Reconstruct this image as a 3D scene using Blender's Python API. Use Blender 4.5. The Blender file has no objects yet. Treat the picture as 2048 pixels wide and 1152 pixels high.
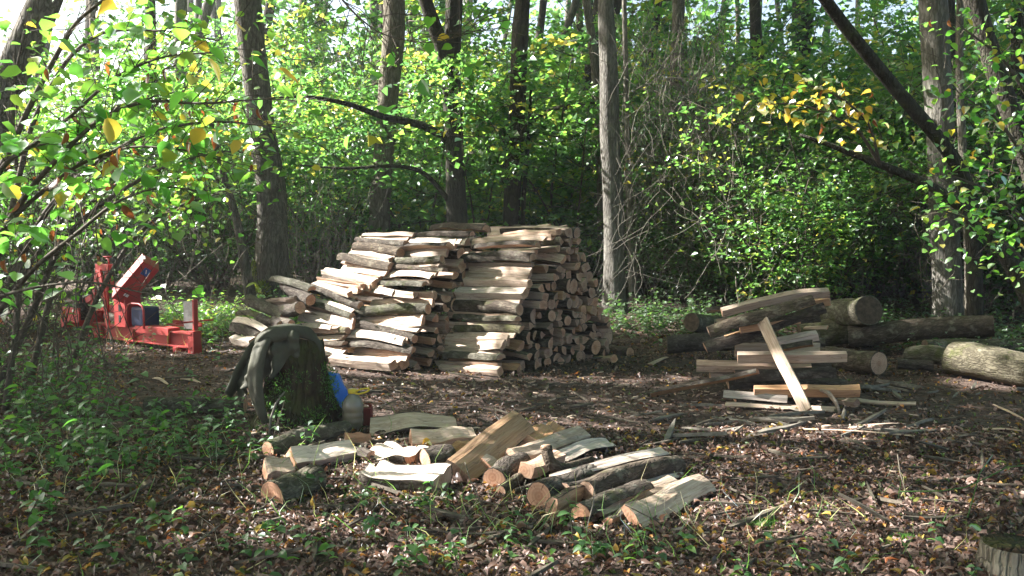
import bpy, bmesh, math, random
import numpy as np
from mathutils import Vector, Matrix, noise, Quaternion

rnd = random.Random(7)
rng = np.random.default_rng(7)
SC = bpy.context.scene
COL = SC.collection
R = math.radians

# ------------------------------------------------------------------ camera, world, sun, exposure
F = 1773.0
CAMZ = 1.5
PITCH = -math.atan(112 / F)
cam_data = bpy.data.cameras.new('camera')
cam_data.sensor_width = 36
cam_data.lens = 36 * F / 2048
cam_data.clip_start = 0.05
cam_data.clip_end = 1000
cam = bpy.data.objects.new('camera', cam_data)
COL.objects.link(cam)
cam.location = (0, 0, CAMZ)
cam.rotation_euler = (R(90) + PITCH, 0, 0)
SC.camera = cam

SUN_EL, SUN_AZ = R(37), R(-76)
SUNV = Vector((math.sin(SUN_AZ) * math.cos(SUN_EL), math.cos(SUN_AZ) * math.cos(SUN_EL), math.sin(SUN_EL)))
world = bpy.data.worlds.new('World')
SC.world = world
world.use_nodes = True
wn = world.node_tree
wn.nodes.clear()
sky = wn.nodes.new('ShaderNodeTexSky')
sky.sky_type = 'NISHITA'
sky.sun_disc = False
sky.sun_elevation = SUN_EL
sky.sun_rotation = SUN_AZ
sky.air_density = 1.0
sky.dust_density = 5.0
bg = wn.nodes.new('ShaderNodeBackground')
bg.inputs['Strength'].default_value = 0.08
wo = wn.nodes.new('ShaderNodeOutputWorld')
wn.links.new(sky.outputs[0], bg.inputs[0])
wn.links.new(bg.outputs[0], wo.inputs[0])

sl = bpy.data.lights.new('sun', 'SUN')
sl.energy = 5.0
sl.angle = R(0.53)
sl.color = (1.0, 0.96, 0.9)
sun = bpy.data.objects.new('sun', sl)
COL.objects.link(sun)
sun.rotation_euler = SUNV.to_track_quat('Z', 'Y').to_euler()
sun.location = (-20, 5, 30)

SC.view_settings.view_transform = 'Standard'
SC.view_settings.look = 'None'
SC.view_settings.exposure = 2.45
SC.view_settings.gamma = 1
SC.render.engine = 'CYCLES'
cy = SC.cycles
cy.use_denoising = True
cy.max_bounces = 7
cy.diffuse_bounces = 4
cy.glossy_bounces = 2
cy.transmission_bounces = 4
cy.transparent_max_bounces = 6
cy.caustics_reflective = False
cy.caustics_refractive = False
cy.sample_clamp_indirect = 6

# ------------------------------------------------------------------ projection helpers (pixel of the 2048 px photograph -> place)
_fw = Vector((0, math.cos(PITCH), math.sin(PITCH)))
_up = Vector((0, -math.sin(PITCH), math.cos(PITCH)))

def sstep(a, b, x):
    t = min(1, max(0, (x - a) / (b - a)))
    return t * t * (3 - 2 * t)

def gz(x, y):
    z = 0.30 * sstep(10.5, 17, y) + 0.05 * sstep(5.5, 3, y)
    z += 0.035 * noise.noise((x * 0.7, y * 0.7, 3.1)) + 0.018 * noise.noise((x * 2.3, y * 2.3, 9.0))
    z += 0.012 * noise.noise((x * 6, y * 6, 1.0))
    return z

def ray(x, y):
    return Vector(((x - 1024) / F, 0, 0)) + _up * ((576 - y) / F) + _fw

def P(x, y, d):
    r = ray(x, y)
    return Vector((0, 0, CAMZ)) + r * (d / r.y)

def G(x, y, off=0.0):
    r = ray(x, y)
    t = 5.0
    for _ in range(30):
        q = Vector((0, 0, CAMZ)) + r * t
        z = gz(q.x, q.y) + off
        t2 = (z - CAMZ) / r.z
        t = 0.5 * t + 0.5 * max(1, min(60, t2))
    return Vector((0, 0, CAMZ)) + r * t

def dfront(base, y, k=0.43):
    d = base
    for _ in range(4):
        z = CAMZ - (y - 464) * d / F
        d = base + k * max(0, z)
    return d

# ------------------------------------------------------------------ materials
def newmat(name):
    m = bpy.data.materials.new(name)
    m.use_nodes = True
    m.node_tree.nodes.clear()
    return m, m.node_tree

def N(nt, typ, **kw):
    n = nt.nodes.new(typ)
    for k, v in kw.items():
        if k in n.inputs.keys():
            n.inputs[k].default_value = v
        else:
            setattr(n, k, v)
    return n

def ramp(nt, stops, fac=None, interp='LINEAR'):
    n = nt.nodes.new('ShaderNodeValToRGB')
    e = n.color_ramp
    e.interpolation = interp
    while len(e.elements) > 1:
        e.elements.remove(e.elements[-1])
    for i, (p, c) in enumerate(stops):
        el = e.elements[0] if i == 0 else e.elements.new(p)
        el.position = p
        el.color = tuple(c) + ((1,) if len(c) == 3 else ())
    if fac is not None:
        nt.links.new(fac, n.inputs[0])
    return n

def math_n(nt, op, a, b=None):
    n = nt.nodes.new('ShaderNodeMath')
    n.operation = op
    for i, v in enumerate((a, b)):
        if v is None:
            continue
        if isinstance(v, (int, float)):
            n.inputs[i].default_value = v
        else:
            nt.links.new(v, n.inputs[i])
    return n.outputs[0]

def mixc(nt, fac, a, b, mode='MIX'):
    n = nt.nodes.new('ShaderNodeMix')
    n.data_type = 'RGBA'
    n.blend_type = mode
    for s, v in ((n.inputs[0], fac), (n.inputs[6], a), (n.inputs[7], b)):
        if isinstance(v, (int, float)):
            s.default_value = v
        elif isinstance(v, (tuple, list)):
            s.default_value = tuple(v) + ((1,) if len(v) == 3 else ())
        else:
            nt.links.new(v, s)
    return n.outputs[2]

def finish(nt, color, rough=0.8, bump=None, bstr=0.3, bdist=0.01, metal=0.0, spec=0.3):
    b = nt.nodes.new('ShaderNodeBsdfPrincipled')
    o = nt.nodes.new('ShaderNodeOutputMaterial')
    if isinstance(color, (tuple, list)):
        b.inputs['Base Color'].default_value = tuple(color) + (1,)
    else:
        nt.links.new(color, b.inputs['Base Color'])
    if isinstance(rough, (int, float)):
        b.inputs['Roughness'].default_value = rough
    else:
        nt.links.new(rough, b.inputs['Roughness'])
    b.inputs['Metallic'].default_value = metal
    b.inputs['Specular IOR Level'].default_value = spec
    if bump is not None:
        n = nt.nodes.new('ShaderNodeBump')
        n.inputs['Strength'].default_value = bstr
        n.inputs['Distance'].default_value = bdist
        nt.links.new(bump, n.inputs['Height'])
        nt.links.new(n.outputs[0], b.inputs['Normal'])
    nt.links.new(b.outputs[0], o.inputs[0])
    return b

def coords(nt, scale=(1, 1, 1), space='Object', rnd_offset=True):
    tc = nt.nodes.new('ShaderNodeTexCoord')
    mp = nt.nodes.new('ShaderNodeMapping')
    mp.inputs['Scale'].default_value = scale
    nt.links.new(tc.outputs[space], mp.inputs['Vector'])
    if rnd_offset:
        oi = nt.nodes.new('ShaderNodeObjectInfo')
        m = math_n(nt, 'MULTIPLY', oi.outputs['Random'], 57.0)
        cb = nt.nodes.new('ShaderNodeCombineXYZ')
        nt.links.new(m, cb.inputs[0]); nt.links.new(m, cb.inputs[1]); nt.links.new(m, cb.inputs[2])
        nt.links.new(cb.outputs[0], mp.inputs['Location'])
    return mp.outputs[0]

def noise_n(nt, vec, scale, detail=4, rough=0.6, dist=0.0):
    n = nt.nodes.new('ShaderNodeTexNoise')
    n.inputs['Scale'].default_value = scale
    n.inputs['Detail'].default_value = detail
    n.inputs['Roughness'].default_value = rough
    n.inputs['Distortion'].default_value = dist
    nt.links.new(vec, n.inputs['Vector'])
    return n.outputs['Fac']

def obj_random(nt):
    return nt.nodes.new('ShaderNodeObjectInfo').outputs['Random']

M = {}

def make_plain(name, c1, c2, scale, rough, bump=0.2, bdist=0.004, spec=0.3, metal=0.0, detail=4):
    m, nt = newmat(name)
    v = coords(nt, (1, 1, 1))
    n1 = noise_n(nt, v, scale, detail, 0.65)
    col = ramp(nt, [(0.3, c1), (0.7, c2)], n1).outputs[0]
    finish(nt, col, rough, n1, bump, bdist, metal, spec)
    return m
def make_split_wood(name, a, b, c):
    m, nt = newmat(name)
    v = coords(nt, (1.2, 16, 16))
    n1 = noise_n(nt, v, 2.2, 5, 0.65, 0.4)
    v2 = coords(nt, (2.0, 60, 60))
    n2 = noise_n(nt, v2, 2.0, 3, 0.6)
    v3 = coords(nt, (2.5, 5, 5))
    n3 = noise_n(nt, v3, 1.6, 3, 0.6)
    base = ramp(nt, [(0.25, a), (0.5, b), (0.72, c)], n1).outputs[0]
    fib = ramp(nt, [(0.35, (0.72, 0.68, 0.64)), (0.6, (1.05, 1.05, 1.05))], n2).outputs[0]
    base = mixc(nt, 0.7, base, fib, 'MULTIPLY')
    stain = ramp(nt, [(0.56, (0, 0, 0)), (0.75, (1, 1, 1))], n3).outputs[0]
    base = mixc(nt, math_n(nt, 'MULTIPLY', stain, 0.5), base, (0.22, 0.16, 0.12))
    v4 = coords(nt, (0.9, 9, 9))
    n4 = noise_n(nt, v4, 2.4, 2, 0.5, 0.6)
    crk = ramp(nt, [(0.485, (0, 0, 0)), (0.50, (1, 1, 1)), (0.515, (0, 0, 0))], n4).outputs[0]
    base = mixc(nt, math_n(nt, 'MULTIPLY', crk, 0.55), base, (0.10, 0.07, 0.05))
    tone = ramp(nt, [(0, (0.50, 0.49, 0.49)), (0.25, (0.78, 0.75, 0.73)), (0.6, (1, 0.97, 0.94)), (1, (0.98, 0.84, 0.76))], obj_random(nt)).outputs[0]
    base = mixc(nt, 1.0, base, tone, 'MULTIPLY')
    hgt = math_n(nt, 'ADD', math_n(nt, 'MULTIPLY', n1, 1.2), math_n(nt, 'MULTIPLY', n2, 0.5))
    finish(nt, base, 0.75, hgt, 0.7, 0.008)
    return m
M['split'] = make_split_wood('split_wood', (0.36, 0.265, 0.20), (0.54, 0.43, 0.35), (0.64, 0.55, 0.475))
M['split_sunlit'] = make_split_wood('split_wood_sunlit', (0.46, 0.38, 0.33), (0.65, 0.57, 0.51), (0.74, 0.68, 0.62))  # split wood made paler, glare of full sun put into its colour
M['split_tan'] = make_split_wood('split_wood_tan', (0.42, 0.24, 0.135), (0.56, 0.36, 0.215), (0.62, 0.44, 0.29))

def make_end():
    m, nt = newmat('cut_end_wood')
    v = coords(nt, (1, 1, 1))
    tc = nt.nodes.new('ShaderNodeTexCoord')
    sp = nt.nodes.new('ShaderNodeSeparateXYZ')
    nt.links.new(tc.outputs['Object'], sp.inputs[0])
    r2 = math_n(nt, 'SQRT', math_n(nt, 'ADD', math_n(nt, 'POWER', sp.outputs[1], 2.0), math_n(nt, 'POWER', sp.outputs[2], 2.0)))
    wob = noise_n(nt, v, 14, 3)
    rr = math_n(nt, 'ADD', math_n(nt, 'MULTIPLY', r2, 330.0), math_n(nt, 'MULTIPLY', wob, 7.0))
    ring = math_n(nt, 'MULTIPLY', math_n(nt, 'ADD', math_n(nt, 'SINE', rr), 1.0), 0.5)
    ang = math_n(nt, 'ARCTAN2', sp.outputs[2], sp.outputs[1])
    cbv = nt.nodes.new('ShaderNodeCombineXYZ')
    nt.links.new(math_n(nt, 'MULTIPLY', ang, 3.0), cbv.inputs[0])
    nt.links.new(math_n(nt, 'MULTIPLY', r2, 4.0), cbv.inputs[1])
    nt.links.new(math_n(nt, 'MULTIPLY', obj_random(nt), 40.0), cbv.inputs[2])
    crack = noise_n(nt, cbv.outputs[0], 2.6, 2)
    crk = ramp(nt, [(0.33, (1, 1, 1)), (0.38, (0, 0, 0))], crack).outputs[0]
    col = ramp(nt, [(0.0, (0.41, 0.255, 0.175)), (1.0, (0.51, 0.345, 0.245))], ring).outputs[0]
    heart = ramp(nt, [(0.0, (0.62, 0.52, 0.46)), (0.03, (0.72, 0.62, 0.56)), (0.055, (1, 1, 1))], math_n(nt, 'ADD', r2, math_n(nt, 'MULTIPLY', wob, 0.02))).outputs[0]
    col = mixc(nt, 0.8, col, heart, 'MULTIPLY')
    big = noise_n(nt, v, 9, 4)
    col = mixc(nt, ramp(nt, [(0.42, (0, 0, 0)), (0.7, (0.8, 0.8, 0.8))], big).outputs[0], col, (0.26, 0.17, 0.12))
    col = mixc(nt, math_n(nt, 'MULTIPLY', crk, 0.75), col, (0.08, 0.05, 0.035))
    tone = ramp(nt, [(0, (0.75, 0.78, 0.85)), (0.4, (1, 1, 1)), (0.75, (1.1, 0.95, 0.86)), (1, (1.15, 1.1, 1.05))], obj_random(nt)).outputs[0]
    col = mixc(nt, 1.0, col, tone, 'MULTIPLY')
    fine = noise_n(nt, v, 160, 2)
    finish(nt, col, 0.85, math_n(nt, 'ADD', math_n(nt, 'MULTIPLY', fine, 0.5), math_n(nt, 'MULTIPLY', crk, -1.0)), 0.5, 0.004)
    return m
M['end'] = make_end()
M['end_old'] = make_plain('weathered_cut_end', (0.04, 0.03, 0.023), (0.12, 0.085, 0.06), 22, 0.9, 0.4, 0.006)

def make_bark(name, cols, scale, lichen, moss, bdist=0.02, axis='X'):
    m, nt = newmat(name)
    st = {'X': (0.35, 1, 1), 'Z': (1, 1, 0.22)}[axis]
    v = coords(nt, st)
    vr = nt.nodes.new('ShaderNodeTexVoronoi')
    vr.feature = 'DISTANCE_TO_EDGE'
    vr.inputs['Scale'].default_value = scale * 1.4
    wv = noise_n(nt, v, scale * 0.8, 3)
    mx = nt.nodes.new('ShaderNodeVectorMath'); mx.operation = 'MULTIPLY_ADD'
    cb = nt.nodes.new('ShaderNodeCombineXYZ')
    for i in range(3):
        nt.links.new(wv, cb.inputs[i])
    nt.links.new(cb.outputs[0], mx.inputs[0]); mx.inputs[1].default_value = (0.12, 0.12, 0.12); nt.links.new(v, mx.inputs[2])
    nt.links.new(mx.outputs[0], vr.inputs['Vector'])
    fis = ramp(nt, [(0.0, (0, 0, 0)), (0.18, (1, 1, 1))], vr.outputs['Distance']).outputs[0]
    n1 = noise_n(nt, v, scale, 6, 0.7)
    v2 = coords(nt, (1, 1, 1))
    n2 = noise_n(nt, v2, scale * 0.35, 4, 0.65)
    n3 = noise_n(nt, v2, scale * 0.22, 5, 0.7, 0.5)
    col = ramp(nt, [(0.28, cols[0]), (0.5, cols[1]), (0.72, cols[2])], n1).outputs[0]
    col = mixc(nt, mixc(nt, 1.0, fis, (0.45, 0.45, 0.45), 'LIGHTEN'), cols[0], col)
    if lichen > 0:
        col = mixc(nt, ramp(nt, [(0.55, (0, 0, 0)), (0.68, (lichen,) * 3)], n2).outputs[0], col, (0.25, 0.245, 0.20))
    if moss > 0:
        col = mixc(nt, ramp(nt, [(0.62 - 0.25 * moss, (0, 0, 0)), (0.8 - 0.25 * moss, (0.85,) * 3)], n3).outputs[0], col, (0.065, 0.08, 0.022))
    tone = ramp(nt, [(0, (0.75, 0.75, 0.78)), (0.5, (1, 1, 1)), (1, (1.2, 1.12, 1.0))], obj_random(nt)).outputs[0]
    col = mixc(nt, 1.0, col, tone, 'MULTIPLY')
    h = math_n(nt, 'ADD', math_n(nt, 'MULTIPLY', n1, 0.8), math_n(nt, 'MULTIPLY', fis, 0.7))
    finish(nt, col, 0.9, h, 0.9, bdist, spec=0.2)
    return m
M['bark'] = make_bark('log_bark', ((0.034, 0.027, 0.022), (0.084, 0.068, 0.056), (0.165, 0.140, 0.115)), 22, 0.5, 0.12, 0.008)
M['bark_moss'] = make_bark('mossy_log_bark', ((0.04, 0.036, 0.026), (0.10, 0.092, 0.07), (0.17, 0.16, 0.12)), 20, 0.6, 0.45, 0.008)
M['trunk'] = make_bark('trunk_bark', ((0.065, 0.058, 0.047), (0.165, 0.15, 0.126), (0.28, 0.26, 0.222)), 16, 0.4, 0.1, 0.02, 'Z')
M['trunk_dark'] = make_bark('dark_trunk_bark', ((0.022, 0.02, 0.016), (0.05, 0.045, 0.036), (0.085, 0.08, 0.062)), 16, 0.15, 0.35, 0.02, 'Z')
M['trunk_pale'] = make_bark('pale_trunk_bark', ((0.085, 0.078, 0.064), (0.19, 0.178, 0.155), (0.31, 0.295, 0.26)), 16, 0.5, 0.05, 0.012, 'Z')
M['stump'] = make_bark('stump_bark', ((0.018, 0.013, 0.009), (0.05, 0.032, 0.02), (0.10, 0.06, 0.034)), 12, 0.05, 0.72, 0.03, 'Z')

def make_leaf(name, stops, trans, gloss=0.12, rand='attr'):
    """thin leaf: diffuse on top, light passing through; tint picks the leaf's own colour"""
    m, nt = newmat(name)
    if rand == 'attr':
        at = nt.nodes.new('ShaderNodeAttribute'); at.attribute_name = 'tint'
        f = at.outputs['Fac']
        v = coords(nt, (1, 1, 1), rnd_offset=False)
    else:
        f = obj_random(nt)
        v = coords(nt, (1, 1, 1))
        nn = noise_n(nt, v, 38, 3)
        f = math_n(nt, 'ADD', math_n(nt, 'MULTIPLY', f, 0.86), math_n(nt, 'MULTIPLY', nn, 0.14))
    col = ramp(nt, stops, f).outputs[0]
    tcol = mixc(nt, 1.0, col, (trans[0], trans[1], trans[2]), 'MULTIPLY')
    d = nt.nodes.new('ShaderNodeBsdfDiffuse'); nt.links.new(col, d.inputs[0])
    t = nt.nodes.new('ShaderNodeBsdfTranslucent'); nt.links.new(tcol, t.inputs[0])
    mx = nt.nodes.new('ShaderNodeAddShader')
    nt.links.new(d.outputs[0], mx.inputs[0]); nt.links.new(t.outputs[0], mx.inputs[1])
    g = nt.nodes.new('ShaderNodeBsdfGlossy'); g.inputs['Roughness'].default_value = 0.42
    g.inputs[0].default_value = (0.9, 0.95, 1, 1)
    mg = nt.nodes.new('ShaderNodeMixShader')
    fr = nt.nodes.new('ShaderNodeFresnel'); fr.inputs[0].default_value = 1.4
    mg.inputs[0].default_value = gloss
    nt.links.new(math_n(nt, 'MULTIPLY', fr.outputs[0], gloss * 6), mg.inputs[0])
    nt.links.new(mx.outputs[0], mg.inputs[1]); nt.links.new(g.outputs[0], mg.inputs[2])
    o = nt.nodes.new('ShaderNodeOutputMaterial')
    nt.links.new(mg.outputs[0], o.inputs[0])
    return m
GREEN = [(0.0, (0.026, 0.058, 0.024)), (0.4, (0.052, 0.108, 0.030)), (0.7, (0.085, 0.138, 0.030)), (0.9, (0.14, 0.16, 0.032)), (1.0, (0.23, 0.18, 0.04))]
M['leaf_green'] = make_leaf('shrub_leaf', GREEN, (1.9, 2.25, 1.5), 0.025)
M['leaf_yellowish'] = make_leaf('yellowing_leaf', [(0, (0.04, 0.10, 0.022)), (0.6, (0.075, 0.14, 0.03)), (0.86, (0.16, 0.165, 0.03)), (1, (0.26, 0.18, 0.04))], (1.95, 2.2, 1.35), 0.025)
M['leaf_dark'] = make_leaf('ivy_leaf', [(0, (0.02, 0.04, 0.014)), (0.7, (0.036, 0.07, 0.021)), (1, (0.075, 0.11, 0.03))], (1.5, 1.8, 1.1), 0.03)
M['hazel_green'] = make_leaf('hazel_leaf_green', [(0, (0.036, 0.095, 0.024)), (0.5, (0.055, 0.135, 0.028)), (1, (0.095, 0.16, 0.03))], (2.2, 2.7, 1.5), 0.06, 'obj')
M['hazel_yellow'] = make_leaf('hazel_leaf_yellow', [(0, (0.20, 0.19, 0.03)), (0.6, (0.34, 0.26, 0.04)), (1, (0.36, 0.20, 0.04))], (1.5, 1.5, 1.0), 0.08, 'obj')
M['hazel_brown'] = make_leaf('hazel_leaf_brown', [(0, (0.08, 0.03, 0.014)), (0.6, (0.16, 0.06, 0.022)), (1, (0.24, 0.10, 0.03))], (1.2, 1.0, 0.7), 0.05, 'obj')
M['litter'] = make_leaf('fallen_leaf', [(0, (0.028, 0.019, 0.016)), (0.35, (0.075, 0.047, 0.038)), (0.6, (0.14, 0.092, 0.075)), (0.76, (0.215, 0.152, 0.135)), (0.855, (0.22, 0.16, 0.135)), (0.865, (0.20, 0.07, 0.025)), (0.915, (0.30, 0.21, 0.05)), (0.95, (0.09, 0.11, 0.03)), (1, (0.06, 0.10, 0.03))], (0.5, 0.4, 0.3), 0.008)
M['herb'] = make_leaf('herb_leaf', [(0, (0.018, 0.045, 0.016)), (0.6, (0.038, 0.088, 0.022)), (1, (0.085, 0.145, 0.03))], (1.6, 2.0, 1.1), 0.02)

M['twig'] = make_plain('twig_bark', (0.045, 0.037, 0.028), (0.13, 0.11, 0.085), 30, 0.85)
M['pale_twig'] = make_plain('pale_dead_stem', (0.09, 0.078, 0.064), (0.21, 0.19, 0.16), 18, 0.85)
M['chip'] = make_plain('wood_chip', (0.30, 0.21, 0.15), (0.55, 0.45, 0.36), 25, 0.8)
M['moss'] = make_leaf('moss', [(0, (0.05, 0.075, 0.012)), (0.6, (0.11, 0.14, 0.02)), (1, (0.20, 0.22, 0.035))], (1.2, 1.3, 0.8), 0.03)
M['grass'] = make_leaf('grass_blade', [(0, (0.05, 0.10, 0.025)), (0.6, (0.10, 0.17, 0.05)), (0.8, (0.24, 0.22, 0.12)), (1, (0.30, 0.26, 0.18))], (1.4, 1.6, 1.0), 0.1)

def make_cloth():
    m, nt = newmat('coat_cloth')
    v = coords(nt, (1, 1, 1))
    n1 = noise_n(nt, v, 7, 4)
    w = noise_n(nt, v, 220, 2)
    col = ramp(nt, [(0.3, (0.042, 0.042, 0.03)), (0.7, (0.08, 0.08, 0.058))], n1).outputs[0]
    finish(nt, col, 0.75, math_n(nt, 'ADD', math_n(nt, 'MULTIPLY', n1, 2.0), math_n(nt, 'MULTIPLY', w, 0.2)), 0.4, 0.01, spec=0.25)
    return m
M['cloth'] = make_cloth()

def make_paint(name, c, wear=(0.10, 0.05, 0.035)):
    m, nt = newmat(name)
    v = coords(nt, (1, 1, 1), rnd_offset=False)
    n1 = noise_n(nt, v, 9, 6, 0.7)
    n2 = noise_n(nt, v, 45, 4, 0.7)
    c2 = tuple(x * 0.78 for x in c)
    col = ramp(nt, [(0.3, c2), (0.7, c)], n1).outputs[0]
    col = mixc(nt, ramp(nt, [(0.60, (0, 0, 0)), (0.68, (0.8, 0.8, 0.8))], n2).outputs[0], col, wear)
    rg = ramp(nt, [(0.3, (0.35,) * 3), (0.7, (0.6,) * 3)], n1).outputs[0]
    finish(nt, col, rg, n2, 0.08, 0.003, spec=0.5)
    return m
M['red'] = make_paint('red_paint', (0.44, 0.042, 0.04))
M['red_dark'] = make_paint('dark_red_plastic', (0.16, 0.02, 0.015))
M['steel'] = make_plain('worn_steel', (0.22, 0.21, 0.20), (0.48, 0.47, 0.45), 14, 0.45, 0.1, 0.003, 0.5, 0.5)
M['blue_dark'] = make_plain('dark_blue_tank', (0.012, 0.022, 0.06), (0.02, 0.035, 0.09), 9, 0.5)
M['blue_sticker'] = make_plain('blue_sticker', (0.03, 0.10, 0.33), (0.04, 0.12, 0.38), 9, 0.4, 0.0)
M['white_sticker'] = make_plain('white_sticker', (0.65, 0.65, 0.65), (0.75, 0.75, 0.75), 9, 0.4, 0.0)
M['rubber'] = make_plain('black_rubber', (0.012, 0.012, 0.012), (0.03, 0.03, 0.03), 20, 0.6)
M['bag'] = make_plain('blue_plastic_bag', (0.015, 0.12, 0.48), (0.025, 0.17, 0.60), 11, 0.38, 0.5, 0.02)
M['yellow_cap'] = make_plain('yellow_plastic', (0.50, 0.38, 0.03), (0.60, 0.46, 0.05), 20, 0.4, 0.05)

def make_bottle():
    m, nt = newmat('cloudy_bottle_plastic')
    v = coords(nt, (1, 1, 1), rnd_offset=False)
    n1 = noise_n(nt, v, 16, 4)
    sp = nt.nodes.new('ShaderNodeSeparateXYZ'); tc = nt.nodes.new('ShaderNodeTexCoord')
    nt.links.new(tc.outputs['Object'], sp.inputs[0])
    col = ramp(nt, [(0.0, (0.16, 0.145, 0.09)), (0.45, (0.24, 0.22, 0.16)), (0.75, (0.34, 0.33, 0.29))], math_n(nt, 'ADD', math_n(nt, 'MULTIPLY', sp.outputs[2], 2.4), math_n(nt, 'MULTIPLY', n1, 0.2))).outputs[0]
    b = finish(nt, col, 0.25, n1, 0.15, 0.004, spec=0.5)
    b.inputs['Transmission Weight'].default_value = 0.45
    return m
M['bottle'] = make_bottle()

def make_ground():
    m, nt = newmat('forest_soil')
    v = coords(nt, (1, 1, 1), rnd_offset=False)
    vo = nt.nodes.new('ShaderNodeTexVoronoi'); vo.inputs['Scale'].default_value = 26
    vo.inputs['Randomness'].default_value = 1
    nt.links.new(v, vo.inputs['Vector'])
    sp = nt.nodes.new('ShaderNodeSeparateColor'); nt.links.new(vo.outputs['Color'], sp.inputs[0])
    n0 = noise_n(nt, v, 1.3, 5, 0.6)
    n1 = noise_n(nt, v, 60, 4, 0.7)
    lit = ramp(nt, [(0, (0.03, 0.021, 0.017)), (0.4, (0.07, 0.048, 0.038)), (0.7, (0.125, 0.085, 0.068)), (0.93, (0.18, 0.135, 0.115)), (1, (0.15, 0.065, 0.035))], sp.outputs[0]).outputs[0]
    soil = ramp(nt, [(0.3, (0.042, 0.031, 0.027)), (0.7, (0.118, 0.089, 0.079))], n1).outputs[0]
    col = mixc(nt, ramp(nt, [(0.35, (0.25,) * 3), (0.6, (0.9,) * 3)], n0).outputs[0], soil, lit)
    h = math_n(nt, 'ADD', math_n(nt, 'MULTIPLY', vo.outputs['Distance'], 0.8), n1)
    finish(nt, col, 0.92, h, 0.9, 0.03, spec=0.2)
    return m
M['ground'] = make_ground()

# ------------------------------------------------------------------ object helpers
def tag(o, label=None, cat=None, group=None, kind=None):
    if label: o['label'] = label
    if cat: o['category'] = cat
    if group: o['group'] = group
    if kind: o['kind'] = kind
    return o

def empty(name, loc, label=None, cat=None, group=None):
    o = bpy.data.objects.new(name, None)
    o.empty_display_size = 0.1
    COL.objects.link(o)
    o.location = loc
    return tag(o, label, cat, group)

def link(name, me, parent=None):
    o = bpy.data.objects.new(name, me)
    COL.objects.link(o)
    if parent is not None:
        o.parent = parent
    return o

class MB:
    """collects shapes; build() links them as ONE mesh object"""
    def __init__(self):
        self.v, self.f, self.m, self.s = [], [], [], []

    def add(self, verts, faces, mat=0, smooth=False):
        k = len(self.v)
        self.v += [tuple(q) for q in verts]
        self.f += [tuple(i + k for i in f) for f in faces]
        self.m += [mat] * len(faces)
        self.s += [smooth] * len(faces)

    def tube(self, pts, radii, n=6, mat=0, cap=True, rfun=None, smooth=True):
        pts = [Vector(p) for p in pts]
        if isinstance(radii, (int, float)):
            radii = [radii] * len(pts)
        vs, fs = [], []
        ref = Vector((0.13, 0.31, 0.94))
        prev = None
        for i, p in enumerate(pts):
            t = (pts[min(i + 1, len(pts) - 1)] - pts[max(i - 1, 0)]).normalized()
            if prev is None:
                x = t.cross(ref)
                if x.length < 0.2:
                    x = t.cross(Vector((1, 0, 0)))
                x.normalize()
            else:
                x = (prev - t * prev.dot(t)).normalized()
            prev = x
            y = t.cross(x)
            for j in range(n):
                a = 2 * math.pi * j / n
                r = radii[i] * (rfun(a, p, i) if rfun else 1)
                vs.append(p + x * (math.cos(a) * r) + y * (math.sin(a) * r))
        for i in range(len(pts) - 1):
            for j in range(n):
                a, b = i * n + j, i * n + (j + 1) % n
                fs.append((a, b, b + n, a + n))
        if cap:
            fs.append(tuple(reversed(range(n))))
            fs.append(tuple(range((len(pts) - 1) * n, len(pts) * n)))
        self.add(vs, fs, mat, smooth)

    def box(self, c, ax, ay, az, hx, hy, hz, mat=0, bev=0.0):
        c, ax, ay, az = Vector(c), Vector(ax), Vector(ay), Vector(az)
        if bev <= 0:
            vs = [c + ax * (sx * hx) + ay * (sy * hy) + az * (sz * hz) for sz in (-1, 1) for sy in (-1, 1) for sx in (-1, 1)]
            self.add(vs, [(0, 2, 3, 1), (4, 5, 7, 6), (0, 1, 5, 4), (2, 6, 7, 3), (0, 4, 6, 2), (1, 3, 7, 5)], mat)
            return
        bm = bmesh.new()
        bmesh.ops.create_cube(bm, size=2.0)
        for v in bm.verts:
            v.co = Vector((v.co.x * hx, v.co.y * hy, v.co.z * hz))
        bmesh.ops.bevel(bm, geom=list(bm.edges), offset=bev, segments=2, affect='EDGES', profile=0.6)
        bm.verts.ensure_lookup_table()
        vs = [c + ax * v.co.x + ay * v.co.y + az * v.co.z for v in bm.verts]
        self.add(vs, [[v.index for v in f.verts] for f in bm.faces], mat)
        bm.free()

    def lathe(self, c, prof, n=20, mat=0, smooth=True):
        vs, fs = [], []
        for (r, z) in prof:
            for j in range(n):
                a = 2 * math.pi * j / n
                vs.append((c[0] + r * math.cos(a), c[1] + r * math.sin(a), c[2] + z))
        for i in range(len(prof) - 1):
            for j in range(n):
                a, b = i * n + j, i * n + (j + 1) % n
                fs.append((a, b, b + n, a + n))
        fs.append(tuple(reversed(range(n))))
        fs.append(tuple(range((len(prof) - 1) * n, len(prof) * n)))
        self.add(vs, fs, mat, smooth)

    def build(self, name, mats, parent=None, origin=None):
        me = bpy.data.meshes.new(name)
        v = self.v
        if origin is not None:
            o = origin
            v = [(q[0] - o[0], q[1] - o[1], q[2] - o[2]) for q in v]
        me.from_pydata(v, [], self.f)
        if not isinstance(mats, (list, tuple)):
            mats = [mats]
        for mt in mats:
            me.materials.append(mt)
        me.polygons.foreach_set('material_index', self.m)
        me.polygons.foreach_set('use_smooth', self.s)
        me.update()
        return link(name, me, parent)

def nrm(a):
    return a / np.maximum(np.linalg.norm(a, axis=1, keepdims=True), 1e-9)

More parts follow.
